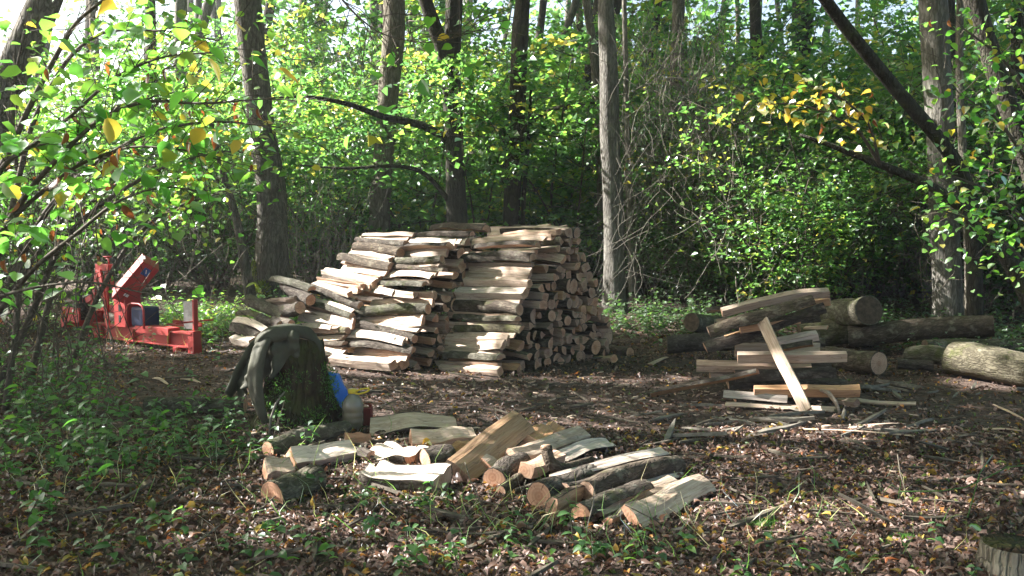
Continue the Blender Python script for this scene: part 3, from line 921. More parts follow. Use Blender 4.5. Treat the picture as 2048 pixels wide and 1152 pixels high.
for i, (x, y, zc, s) in enumerate(((11, 11, 12, 1.5), (7, -1, 10.5, 1.6), (1.5, -5, 10.5, 1.7), (-5, -5, 10, 1.6), (13, 1, 11, 1.6), (-1.5, .5, 12.5, 1.3), (8.5, 16, 13, 1.4), (2, 17, 14, 1.5), (14, 18, 13, 1.6))):  # unseen trees added to hold sky light off the clearing
    r = empty('added_shade_tree', (x, y, gz(x, y)), 'added unseen tree round the clearing, its crown cutting the sky light', 'tree', 'added shade trees round the clearing')
    r['label'] = 'added unseen tree %s of the clearing, crown cutting its sky light' % ['right', 'back right', 'front right', 'behind the camera', 'left behind the camera', 'in front right', 'far right', 'left near', 'right at the back', 'at the middle back', 'far back right', 'far'][i % 12]
    if y < 3 or abs(x) > y * .7:
        mb = MB(); trunk_tube(mb, [(x, y, -.1), (x + .1, y, 5), (x, y, zc)], [.25, .2, .1], n=12, seed=i)
        mb.build('trunk', M['trunk'], r, r.location)
    c = link('crown', CROWNS[i % 3], r); c.location = (0, 0, zc - r.location.z); c.scale = (s, s, s * .7)

# ------------------------------------------------------------------ logs
def section(kind, g):
    """cross-section in units of the radius: list of (y, z, bark flag of the edge that STARTS here); split face looks along +z"""
    pts = []
    if kind == 'round':
        n = 14
        for i in range(n):
            a = 2 * math.pi * i / n
            pts.append((math.cos(a), math.sin(a), True))
    elif kind == 'half':
        n = 9
        h = g.uniform(-.05, .2)
        for i in range(n + 1):
            a = math.pi + math.pi * i / n
            pts.append((math.cos(a), math.sin(a) * g.uniform(.78, .92) if 0 < i < n else h, i < n))
        for k in (0.6, 0.2, -0.2, -.6):
            pts.append((k, h + g.uniform(-.10, .12), False))
    elif kind == 'wedge':
        half = g.uniform(.6, .95)
        n = 6
        for i in range(n + 1):
            a = -math.pi / 2 - half + 2 * half * i / n
            pts.append((math.cos(a) * 1.15, math.sin(a) * 1.15 + .45, i < n))
        ap = (g.uniform(-.15, .15), .62)
        y1, z1 = pts[-1][0], pts[-1][1]; y0, z0 = pts[0][0], pts[0][1]
        for t in (.35, .7):
            pts.append((y1 + (ap[0] - y1) * t + g.uniform(-.05, .05), z1 + (ap[1] - z1) * t + g.uniform(-.05, .05), False))
        pts.append((ap[0], ap[1], False))
        for t in (.35, .7):
            pts.append((ap[0] + (y0 - ap[0]) * t + g.uniform(-.05, .05), ap[1] + (z0 - ap[1]) * t + g.uniform(-.05, .05), False))
    elif kind == 'block':   # squarish billet, bark only underneath
        s = .82
        pts = [(-s, -s * .8, True), (0, -s * 1.02, True), (s, -s * .8, False), (s * 1.02, 0, False), (s * .95, s * .75, False), (.3, s * .86, False), (-.3, s * .78, False), (-s * .97, s * .8, False), (-s * 1.03, 0, False)]
        pts = [(y + g.uniform(-.07, .07), z + g.uniform(-.07, .07), b) for (y, z, b) in pts]
    else:   # slab: wide and thin
        t = g.uniform(.30, .42)
        pts = [(-1, -t * .6, True), (-.5, -t, True), (0, -t * 1.1, True), (.5, -t, True), (1, -t * .6, False), (1.0, t * .5, False), (.5, t * .85, False), (0, t, False), (-.5, t * .8, False), (-1, t * .6, False)]
        pts = [(y, z + g.uniform(-.05, .05), b) for (y, z, b) in pts]
    return pts

LOGN = [0]
def PL(x, y, d, t, k=.8):
    """place on the ray through (x, y) at depth d, brought nearer until a log of width t px there clears the ground"""
    for _ in range(60):
        p = P(x, y, d)
        if p.z - k * t * d / F / 2 >= gz(p.x, p.y) - .01:
            break
        d *= .992
    return p
def log(name, label, p0, p1, r, kind='half', roll=0, bend=0.0, cat='log', group=None, bark='bark', wood='split', taper=.95, rings=9, bendy=0.0, nobark=False, rough=1.0, end='end'):
    LOGN[0] += 1
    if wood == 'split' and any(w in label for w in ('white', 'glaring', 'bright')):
        wood = 'split_sunlit'
    g = random.Random(LOGN[0] * 13 + 5)
    p0, p1 = Vector(p0), Vector(p1)
    L = (p1 - p0).length
    X = (p1 - p0).normalized()
    Z = Vector((0, 0, 1))
    if abs(X.z) > .9:
        Z = Vector((0, -1, 0))
    Y = Z.cross(X).normalized(); Z = X.cross(Y)
    mat = Matrix((X, Y, Z)).transposed().to_4x4() @ Matrix.Rotation(R(roll), 4, 'X')
    mat.translation = (p0 + p1) / 2
    # bends are given in the world's up / away directions: turn them into the log's own axes
    Ri = Matrix.Rotation(-R(roll), 3, 'X')
    bv = Ri @ Vector((0, bendy, bend))
    sec = section(kind, g)
    n = len(sec)
    sd = g.random() * 100
    sk0, sk1 = g.uniform(-.12, .12), g.uniform(-.12, .12)
    tw = g.uniform(-.3, .3)
    phase = g.uniform(.35, .65)
    def centre(s):
        q = math.sin(math.pi * min(1, s / (2 * phase)) ) if s < phase else math.sin(math.pi * (0.5 + .5 * (s - phase) / (1 - phase)))
        w = noise.noise((s * 2.6, sd, .5)) * .034 * rough * r / .08
        w2 = noise.noise((s * 2.6, sd, 7.5)) * .026 * rough * r / .08
        return bv * q + Vector((0, w2, w))
    def pt(i, s, k=1.0, disp=True):
        y, z, b = sec[i]
        isb = b or sec[i - 1][2]
        a = tw * (s - .5)
        y, z = y * math.cos(a) - z * math.sin(a), y * math.sin(a) + z * math.cos(a)
        rr = r * (1 + (taper - 1) * s) * k
        if isb:
            rr *= 1 + .10 * rough * noise.noise((y * 1.6 + sd, z * 1.6, s * L * 5)) + .05 * rough * noise.noise((y * 4 + sd, z * 4, s * L * 14))
        else:
            dd = .26 * rough * noise.noise((i * 3.3 + sd, s * L * 2.2, 0)) + .11 * rough * noise.noise((i * 3.3 + sd, s * L * 9, 5))
            y, z = y * (1 + dd * .6), z + dd * .8
        c = centre(s)
        xe = (s - .5) * L
        if s in (0.0, 1.0):
            xe += (sk0 if s == 0 else sk1) * (y * r)
        return (xe, y * rr + c.y, z * rr + c.z)
    mb = MB()
    S = [k / (rings - 1) for k in range(rings)]
    BK = .93
    vs = []
    for s in S:
        for i in range(n):
            b = sec[i][2] or sec[i - 1][2]
            vs.append(pt(i, s, BK if (b and not nobark) else 1.0))
    fw, fe = [], []
    for k in range(rings - 1):
        for i in range(n):
            a, b2 = k * n + i, k * n + (i + 1) % n
            fw.append((a, b2, b2 + n, a + n))
    mb.add(vs, fw, 0, False)
    # ends as fans round the middle
    for s, k0, rev in ((0.0, 0, True), (1.0, (rings - 1) * n, False)):
        ring = [Vector(vs[k0 + i]) for i in range(n)]
        c = sum(ring, Vector()) / n
        c.x += g.uniform(-.004, .004)
        fv = [tuple(q) for q in ring] + [tuple(c)]
        ff = [((i + 1) % n, i, n) if rev else (i, (i + 1) % n, n) for i in range(n)]
        mb.add(fv, ff, 1, False)
    o = mb.build(name, [M[wood], M[end]])
    o.matrix_world = mat
    tag(o, label, cat, group)
    if nobark:
        return o
    runs, i = [], 0
    if all(b for _, _, b in sec):
        runs = [list(range(n)) + [0]]
    else:
        cur = []
        for i in range(n):
            if sec[i][2]:
                if not cur: cur = [i]
                cur.append((i + 1) % n)
            elif cur:
                runs.append(cur); cur = []
        if cur: runs.append(cur)
    bm_ = MB()
    for run in runs:
        closed = run[0] == run[-1]
        m = len(run)
        outer, inner = [], []
        for s in S:
            for i in run:
                outer.append(pt(i, s, 1.0)); inner.append(pt(i, s, BK))
        fs = []
        for k in range(rings - 1):
            for j in range(m - 1):
                a = k * m + j
                fs.append((a, a + 1, a + 1 + m, a + m))
        bm_.add(outer, fs, 0, True)
        # rims
        for k0, rev in ((0, True), ((rings - 1) * m, False)):
            vv = [outer[k0 + j] for j in range(m)] + [inner[k0 + j] for j in range(m)]
            ff = [(j, j + 1, m + j + 1, m + j) if rev else (j + 1, j, m + j, m + j + 1) for j in range(m - 1)]
            bm_.add(vv, ff, 0, False)
        if not closed:
            for j, rev in ((0, False), (m - 1, True)):
                vv = [outer[k * m + j] for k in range(rings)] + [inner[k * m + j] for k in range(rings)]
                ff = [(k, k + 1, rings + k + 1, rings + k) if not rev else (k + 1, k, rings + k, rings + k + 1) for k in range(rings - 1)]
                bm_.add(vv, ff, 0, False)
    bm_.build('bark', M[bark], o)
    return o

# ---- the three stacks of the woodpile
U = Vector((.75, -.66, 0)).normalized()
Vv = Vector((.66, .75, 0)).normalized()
ORD = ['lowest', 'second', 'third', 'fourth', 'fifth', 'sixth', 'seventh', 'eighth', 'ninth', 'tenth', 'eleventh', 'twelfth', 'thirteenth', 'fourteenth', 'fifteenth', 'sixteenth', 'seventeenth', 'eighteenth', 'nineteenth', 'twentieth']

def front(stack, base, rows, grp, dl=.60, k=.43):
    for i, row in enumerate(rows):
        x0, y0, x1, y1, t, kind, roll, bend, bark, look = row[:10]
        dd = row[10] if len(row) > 10 else 0
        d1 = dfront(base, y1, k) + dd
        x0 += {'right': 8, 'middle': -4, 'left': 0}[stack]; x1 -= {'right': 0, 'middle': 16, 'left': 0}[stack]
        a, b = P(x0, y0, d1 + dl), P(x1, y1, d1)
        r = t * d1 / F / 2
        log('split_log', '%s, %s from the ground on the %s stack front' % (look, ORD[i], stack), a, b, r * .88, kind, roll, bend * .7, 'log', grp, bark, rough=.85)
        if i + 1 < len(rows) and t > 17:
            nx = rows[i + 1]
            g2 = random.Random(i * 31 + len(rows))
            f = .5
            sx = g2.uniform(-10, 12)
            xa, ya, xb, yb = (row[0] + nx[0]) / 2 + sx, (row[1] + nx[1]) / 2, (row[2] + nx[2]) / 2 + sx * .4 - {'right': 0, 'middle': 16, 'left': 0}[stack], (row[3] + nx[3]) / 2
            d2 = dfront(base, yb, k) + .05
            log('split_billet', 'thin flat slab wedged above the %s log of the %s stack front' % (ORD[i], stack), P(xa, ya, d2 + dl), P(xb, yb, d2), .048 + .02 * g2.random(), g2.choice(['slab', 'slab', 'wedge']), g2.uniform(20, 80), g2.gauss(0, .008), 'slab', 'thin slabs wedged between the front logs', 'bark', rough=.8)

G_R, G_M, G_L = 'logs of the right stack', 'logs of the middle stack', 'logs of the left stack'
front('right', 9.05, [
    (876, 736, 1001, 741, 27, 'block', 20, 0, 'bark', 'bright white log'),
    (884, 713, 1002, 716, 30, 'half', 190, .01, 'bark_moss', 'grey log with bark outward'),
    (890, 688, 1006, 691, 30, 'half', 50, -.03, 'bark', 'pale log hollowed like a canoe'),
    (900, 668, 1030, 672, 14, 'slab', 60, 0, 'bark', 'thin pale slab'),
    (905, 655, 1045, 660, 26, 'half', 215, .01, 'bark_moss', 'mossy log with pale underside'),
    (902, 638, 1036, 641, 25, 'half', 180, 0, 'bark_moss', 'dark barked log'),
    (904, 612, 1040, 619, 30, 'round', 0, .015, 'bark', 'wavy round grey log'),
    (909, 585, 1050, 585, 29, 'block', 35, -.01, 'bark', 'white split log with a dark crack'),
    (924, 562, 1060, 565, 26, 'block', 20, 0, 'bark', 'clean white split log'),
    (930, 541, 1062, 542, 20, 'slab', 70, .01, 'bark', 'thin orange pale slab'),
    (922, 518, 1068, 517, 34, 'half', 200, .035, 'bark', 'big arched log with dark grey bark'),
    (945, 495, 1075, 492, 24, 'half', 170, .02, 'bark', 'arched dark slab'),
    (958, 480, 1090, 478, 18, 'slab', 40, .02, 'bark', 'pale wavy slab'),
    (1000, 472, 1118, 463, 22, 'block', 15, 0, 'bark', 'pale top log'),
], G_R)
front('middle', 9.28, [
    (670, 718, 802, 728, 31, 'block', 20, 0, 'bark', 'bright white split log', -.12),
    (735, 716, 826, 727, 33, 'block', 25, 0, 'bark', 'bright block behind the white one', .1),
    (690, 691, 844, 702, 24, 'half', 195, .04, 'bark', 'arched barked log'),
    (700, 668, 824, 684, 22, 'slab', 55, .035, 'bark', 'white wavy slab'),
    (706, 645, 846, 679, 22, 'round', 0, .015, 'bark', 'long log sloping right', .05),
    (727, 643, 858, 641, 29, 'half', 65, 0, 'bark', 'pale half log'),
    (708, 625, 872, 617, 27, 'round', 0, .02, 'bark_moss', 'dark mossy round log'),
    (767, 594, 884, 592, 25, 'half', 120, .01, 'bark_moss', 'mossy half log with an orange split'),
    (748, 578, 802, 586, 16, 'slab', 60, 0, 'bark', 'short white piece'),
    (750, 567, 866, 570, 22, 'half', 190, 0, 'bark_moss', 'dark green barked log'),
    (767, 552, 880, 553, 18, 'slab', 50, .05, 'bark', 'white slab bent in the middle'),
    (780, 536, 905, 542, 20, 'half', 190, .01, 'bark', 'grey barked half log'),
    (779, 523, 900, 518, 19, 'round', 0, 0, 'bark_moss', 'dark straight round log'),
    (799, 500, 916, 494, 27, 'half', 150, .015, 'bark', 'light brown log'),
    (808, 483, 938, 484, 15, 'slab', 45, .02, 'bark', 'white thin slab near the top'),
    (826, 474, 960, 470, 22, 'half', 185, .02, 'bark', 'barked log of the top row'),
], G_M)
front('left', 9.75, [
    (610, 700, 690, 706, 24, 'slab', 40, 0, 'bark', 'white log partly behind the stump'),
    (612, 684, 690, 688, 22, 'half', 190, 0, 'bark', 'dark log behind the stump'),
    (602, 664, 696, 662, 19, 'round', 0, 0, 'bark_moss', 'dark green round log'),
    (585, 652, 662, 655, 12, 'slab', 50, .03, 'bark', 'thin bright slab'),
    (600, 632, 708, 648, 28, 'slab', 75, 0, 'bark', 'wide white plank'),
    (604, 606, 704, 632, 20, 'half', 190, .03, 'bark_moss', 'arched mossy log'),
    (612, 597, 706, 622, 12, 'slab', 40, .03, 'bark', 'thin bright arching slab'),
    (623, 577, 722, 612, 22, 'round', 0, .01, 'bark', 'round log sloping down to the right'),
    (628, 570, 700, 588, 18, 'block', 20, 0, 'bark', 'white log crossed by a wedge'),
    (678, 585, 726, 572, 22, 'wedge', 60, 0, 'bark', 'short pale wedge'),
    (634, 560, 740, 575, 20, 'half', 100, 0, 'bark', 'pale log with a dark hollow'),
    (650, 545, 752, 566, 28, 'block', 20, 0, 'bark', 'broad white split log'),
    (684, 536, 773, 548, 20, 'slab', 45, .01, 'bark', 'white slab'),
    (681, 516, 784, 536, 28, 'half', 190, 0, 'bark', 'barked log with pale end'),
    (704, 507, 783, 520, 20, 'block', 20, 0, 'bark', 'bright sunlit piece'),
    (711, 494, 802, 504, 25, 'round', 0, .02, 'bark', 'grey round log'),
    (714, 481, 812, 487, 20, 'half', 190, 0, 'bark', 'dark barked half log'),
    (726, 470, 828, 470, 17, 'slab', 30, .01, 'bark', 'grey weathered slab of the top row'),
], G_L)
# logs strewn at the far left of the pile, each by its look
for row in ((545, 560, 624, 582, 22, 'half', 190, .03, 'bark_moss', 'arched mossy log on top of the strewn logs left of the pile', 10.4),
            (570, 572, 622, 600, 26, 'round', 0, 0, 'bark', 'thick dark log pointing down right among the strewn logs left of the pile', 10.3),
            (500, 598, 570, 632, 26, 'round', 0, 0, 'bark_moss', 'mossy round log sloping right at the far left of the pile', 10.5),
            (535, 606, 592, 602, 22, 'half', 120, 0, 'bark', 'pinkish half log lying level at the far left of the pile', 10.4),
            (560, 622, 600, 617, 28, 'round', 0, 0, 'bark', 'short dark log next to two round cut ends left of the pile', 10.2),
            (520, 640, 562, 652, 22, 'round', 0, 0, 'bark', 'log with pink round cut end left of the pile', 10.1),
            (548, 640, 584, 648, 18, 'round', 0, 0, 'bark', 'thin log with small round cut end left of the pile', 10.0),
            (470, 640, 536, 664, 16, 'slab', 40, .04, 'bark', 'bright curved slab at the left foot of the pile', 10.0),
            (472, 655, 522, 676, 30, 'half', 190, 0, 'bark', 'grey barked log under the bright curved slab', 10.0),
            (466, 677, 505, 684, 22, 'block', 20, 0, 'bark', 'short white block on the ground at the left foot of the pile', 9.8),
            (480, 628, 540, 640, 20, 'half', 180, .02, 'bark_moss', 'arched dark log at the far left edge of the pile', 10.5),
            (506, 660, 575, 690, 30, 'round', 0, 0, 'bark', 'shaded log low behind the coat', 9.9)):
    x0, y0, x1, y1, t, kind, roll, bend, bark, lb, d = row
    log('split_log', lb, P(x0, y0, d + .45), P(x1, y1, d), t * d / F / 2, kind, roll, bend, 'log', 'logs strewn at the left end of the pile', bark)

def tier(z):
    return 'lower' if z < .5 else ('middle' if z < .95 else 'upper')

def fill(stack, grp, O, v0, v1, ztop, seed, where, dz=.118, sp=.142, L=.95, umax=.09, rr=(.062, .088)):
    g = random.Random(seed)
    z = .065
    row = 0
    cnt = 0
    col = 0
    while z < 1.5:
        col = 0
        v = v0(z) + (.06 if row % 2 else 0) + g.uniform(-.02, .02)
        while v < v1(z):
            if z < ztop(v) :
                kind = g.choice(['wedge', 'wedge', 'wedge', 'wedge', 'half', 'half', 'round', 'block'])
                r = g.uniform(*rr)
                if g.random() < .12: r *= 1.25
                u = g.uniform(-umax, umax) - .05 * z + .05
                c = O + Vv * v + U * u + Vector((0, 0, z + g.uniform(-.02, .02)))
                ax = (U + Vv * g.gauss(0, .05) + Vector((0, 0, g.gauss(0, .03)))).normalized()
                word = {'wedge': 'wedge-shaped split log', 'half': 'half-round split log', 'round': 'round unsplit log', 'block': 'squarish split log'}[kind]
                log('split_log', '%s, %s from front, %s row, %s of %s stack' % (word, ORD[col] if col else 'first', ORD[row], where, stack), c - ax * L, c, r, kind, g.uniform(0, 360), g.gauss(0, .012), 'log', grp, g.choice(['bark', 'bark', 'bark_moss']), g.choice(['split', 'split', 'split_tan']), rings=5)
                cnt += 1
                col += 1
            v += sp * g.uniform(.88, 1.16)
        z += dz
        row += 1
    return cnt
O_R = G(1003, 750); O_R.z = gz(O_R.x, O_R.y)
n1 = fill('right', G_R, O_R, lambda z: .17 + .60 * z, lambda z: 1.95 - .33 * z - (.12 if z > 1.2 else 0), lambda v: 1.0 + v * .45 if v < 1.2 else 1.5, 3, 'cut end side', dz=.102, sp=.121, rr=(.058, .085), umax=.07)
O_M = G(806, 744); O_M.z = gz(O_M.x, O_M.y)
n2 = fill('middle', G_M, O_M, lambda z: .17 + .60 * z, lambda z: .48 + .60 * z, lambda v: 1.38, 4, 'behind the front', sp=.15, umax=.04)
n2b = fill('middle', G_M, O_M, lambda z: .5 + .6 * z if z > 1.1 else 9, lambda z: 1.55, lambda v: 1.36, 5, 'on the back part', sp=.16)
O_L = O_M - U * .98 + Vv * .1; O_L.z = gz(O_L.x, O_L.y)
n3 = fill('left', G_L, O_L, lambda z: .2 + .62 * z, lambda z: .36 + .62 * z, lambda v: 1.25, 6, 'behind the front', sp=.15, umax=.05)
# loose logs on the top and at the right foot of the pile
for row in ((868, 459, 972, 462, 30, 'half', 170, .01, 'bark', 'big barked half log lying highest on the middle of the pile', 10.6),
            (885, 449, 968, 452, 14, 'slab', 30, .01, 'bark', 'pale slab on top of the highest barked half log', 10.8),
            (975, 463, 1040, 462, 22, 'half', 80, 0, 'bark', 'white split piece beside the highest barked half log', 10.6),
            (1015, 461, 1098, 456, 18, 'block', 20, 0, 'bark', 'white wedge along the top right of the pile', 10.5),
            (1060, 470, 1128, 464, 28, 'block', 15, 0, 'bark', 'pale square ended block at the top right corner of the pile', 10.4),
            (740, 486, 800, 494, 24, 'half', 190, 0, 'bark', 'dark log poking out at the upper left shoulder of the pile', 10.5),
            (1150, 690, 1206, 668, 56, 'round', 0, 0, 'bark', 'thick log with a broad round end at the right foot of the pile', 10.6),
            (1195, 700, 1260, 706, 26, 'round', 0, 0, 'bark', 'dark log on the ground right of the thick round end', 10.7),
            (1190, 722, 1228, 718, 20, 'block', 20, 0, 'bark', 'small pale block at the right foot of the pile', 9.9),
            (1215, 688, 1285, 684, 16, 'half', 190, 0, 'bark', 'flat barked piece lying farthest right of the pile', 11.0)):
    x0, y0, x1, y1, t, kind, roll, bend, bark, lb, d = row
    log('split_log', lb, P(x0, y0, d + .5), P(x1, y1, d), t * d / F / 2, kind, roll, bend, 'log', 'loose logs on and beside the pile', bark)

# ---- heap at the right
G_H = 'logs of the crossed heap on the right'
for row in (
    (1524, 641, 7.80, 1614, 823, 7.38, 27, 'slab', 70, 0, 'leaning plain board crossing the front of the right heap', 'split', True),
    (1475, 714, 7.75, 1693, 713, 7.55, 27, 'block', 15, 0, 'level pale squared log under the leaning board', 'split', False),
    (1508, 782, 7.55, 1719, 780, 7.45, 25, 'block', 20, 0, 'level pale log with a torn strip near the bottom of the right heap', 'split_tan', False),
    (1470, 755, 7.95, 1672, 752, 7.75, 33, 'half', 190, 0, 'dark barked log under the level pale squared log', 'split', False),
    (1302, 791, 8.15, 1516, 746, 7.65, 22, 'half', 160, 0, 'grey barked log sloping down to the left from the right heap', 'split_tan', False),
    (1393, 731, 8.1, 1622, 734, 7.9, 22, 'block', 30, 0, 'pinkish split log sticking out left beneath the barked logs', 'split', False),
    (1447, 786, 7.6, 1575, 797, 7.45, 22, 'wedge', 20, 0, 'dark log with white upper edge low on the left of the heap', 'split', False),
    (1451, 808, 7.55, 1671, 819, 7.32, 12, 'slab', 40, 0, 'flat pale plank on the ground at the front of the right heap', 'split', True),
    (1690, 795, 7.7, 1832, 807, 7.4, 9, 'slab', 30, -.02, 'thin curved pale slab sticking out right along the ground', 'split', True),
    (1678, 801, 7.75, 1714, 806, 7.5, 18, 'block', 20, 0, 'short pale end at the lower right of the heap', 'split', False),
    (1419, 669, 7.95, 1627, 602, 7.75, 33, 'half', 190, .01, 'upper long dark barked log tilted up to the right', 'split', False),
    (1413, 703, 8.15, 1652, 620, 7.95, 37, 'half', 190, 0, 'lower long dark barked log tilted up to the right', 'split', False),
    (1444, 626, 8.1, 1658, 585, 7.95, 21, 'block', 20, .03, 'topmost pale split log of the right heap', 'split', False),
    (1413, 624, 8.4, 1530, 606, 8.2, 17, 'half', 160, 0, 'grey log with pale end at the top left of the right heap', 'split', False),
    (1433, 643, 8.3, 1540, 630, 8.2, 14, 'wedge', 20, 0, 'hollow looking wedge below the top left log of the heap', 'split', False),
    (1450, 676, 8.1, 1530, 655, 8.05, 20, 'wedge', 60, 0, 'orange wedge tucked under the upper dark barked log', 'split_tan', False),
    (1545, 688, 8.0, 1635, 670, 7.9, 26, 'block', 20, 0, 'white split log behind the leaning board', 'split', False),
    (1540, 700, 7.9, 1626, 688, 7.78, 20, 'wedge', 200, 0, 'small barked wedge below the white split log', 'split_tan', False),
    (1560, 612, 8.2, 1661, 604, 8.0, 18, 'block', 20, 0, 'pale log just under the topmost split log', 'split_tan', False),
    (1610, 655, 8.2, 1655, 655, 8.0, 9, 'slab', 30, 0, 'small pale slab poking out right of the barked logs', 'split', True),
    (1420, 752, 8.1, 1500, 748, 8.1, 16, 'block', 20, 0, 'short split end behind the sloping grey barked log', 'split', False),
    (1470, 700, 8.3, 1640, 698, 8.2, 26, 'half', 60, 0, 'split log hidden deep in the middle of the heap', 'split', False),
    (1455, 770, 8.1, 1690, 770, 8.0, 26, 'half', 190, 0, 'shaded log deep in the lower half of the heap', 'split', False),
    (1470, 802, 8.0, 1690, 800, 7.9, 22, 'half', 190, 0, 'bottom log on the ground under the heap', 'split', False),
    (1430, 655, 8.6, 1640, 640, 8.4, 30, 'half', 190, 0, 'dark log behind the two tilted barked logs', 'split', False),
    (1440, 690, 8.7, 1650, 690, 8.5, 30, 'half', 190, 0, 'dark log filling the middle of the heap from behind', 'split', False),
    (1450, 735, 8.6, 1660, 738, 8.4, 30, 'half', 190, 0, 'dark log filling the gap behind the pinkish split log', 'split', False),
    (1500, 770, 8.4, 1680, 775, 8.2, 28, 'wedge', 20, 0, 'shaded wedge at the back of the bottom of the heap', 'split_tan', False),
    (1480, 660, 8.0, 1600, 640, 7.95, 18, 'wedge', 40, 0, 'tan sliver between the two tilted barked logs', 'split_tan', False),
):
    x0, y0, d0, x1, y1, d1, t, kind, roll, bend, lb, wood, nb = row
    log('split_log', lb, PL(x0, y0, d0, t), PL(x1, y1, d1, t), t * (1.0 if 'plank' in lb or 'board' in lb else 1.18) * d1 / F / 2, kind, roll, bend, 'log', G_H, 'bark', wood, nobark=nb, rough=.4)
mb = MB()
s0 = P(1657, 786, 7.38)
mb.tube([P(1640, 780, 7.42), s0, P(1672, 805, 7.3), P(1678, 822, 7.27), P(1679, 838, 7.25)], [.012, .022, .018, .014, .006], 5)
o = mb.build('wood_strip', M['split'], None, s0); o.location = s0
tag(o, 'torn strip of wood hanging from the level pale log to the ground', 'wood strip')

G_T = 'unsplit logs lying at the right edge of the clearing'
for (x0, y0, d0, x1, y1, d1, t, bend, bark, lb, tp) in (
    (1640, 713, 9.9, 1758, 727, 9.15, 49, 0, 'bark', 'short thick log with pinkish round end beside the right heap', 1.0),
    (1640, 634, 11.9, 1738, 620, 10.7, 58, 0, 'bark_moss', 'thick log with large shaded round end behind the right heap', 1.05),
    (1600, 672, 12.2, 1748, 655, 11.3, 56, 0, 'bark_moss', 'dark log lying underneath the thick one behind the right heap', 1.0),
    (1334, 688, 10.5, 1470, 682, 10.4, 38, 0, 'bark', 'grey log lying behind the left of the right heap', 1.0),
    (1383, 645, 11.2, 1480, 655, 12.0, 36, 0, 'bark_moss', 'log with pale torn end behind the top left of the right heap', 1.0),
    (1697, 672, 11.0, 1988, 652, 10.4, 47, .02, 'bark', 'long furrowed log lying at the foot of the big trunk', .95),
    (1812, 712, 9.6, 1900, 716, 9.3, 36, .03, 'bark_moss', 'small mossy hump of a log left of the big mossy log', 1.1),
    (1794, 728, 9.2, 1866, 731, 9.1, 22, 0, 'bark', 'small dark log on the ground in front of the mossy hump', .9),
    (1902, 716, 9.1, 2130, 762, 8.3, 76, .03, 'bark_moss', 'big pale mossy log running out of the right edge', .9),
    (1850, 694, 10.2, 2110, 690, 10.3, 30, 0, 'bark_moss', 'shaded log between the long furrowed log and the mossy log', .9),
):
    log('felled_log', lb, PL(x0, y0, d0, t), PL(x1, y1, d1, t), t * d1 / F / 2, 'round', rnd.uniform(0, 360), bend, 'log', G_T, bark, taper=tp, rings=14, rough=.4, end='end' if 'pinkish' in lb else 'end_old')
log('felled_log', 'barked log on the ground left of the coat', PL(296, 812, 7.9, 34), PL(490, 812, 7.6, 34), 34 * 7.5 / F / 2, 'round', 0, .01, 'log', None, 'bark_moss', rings=12)

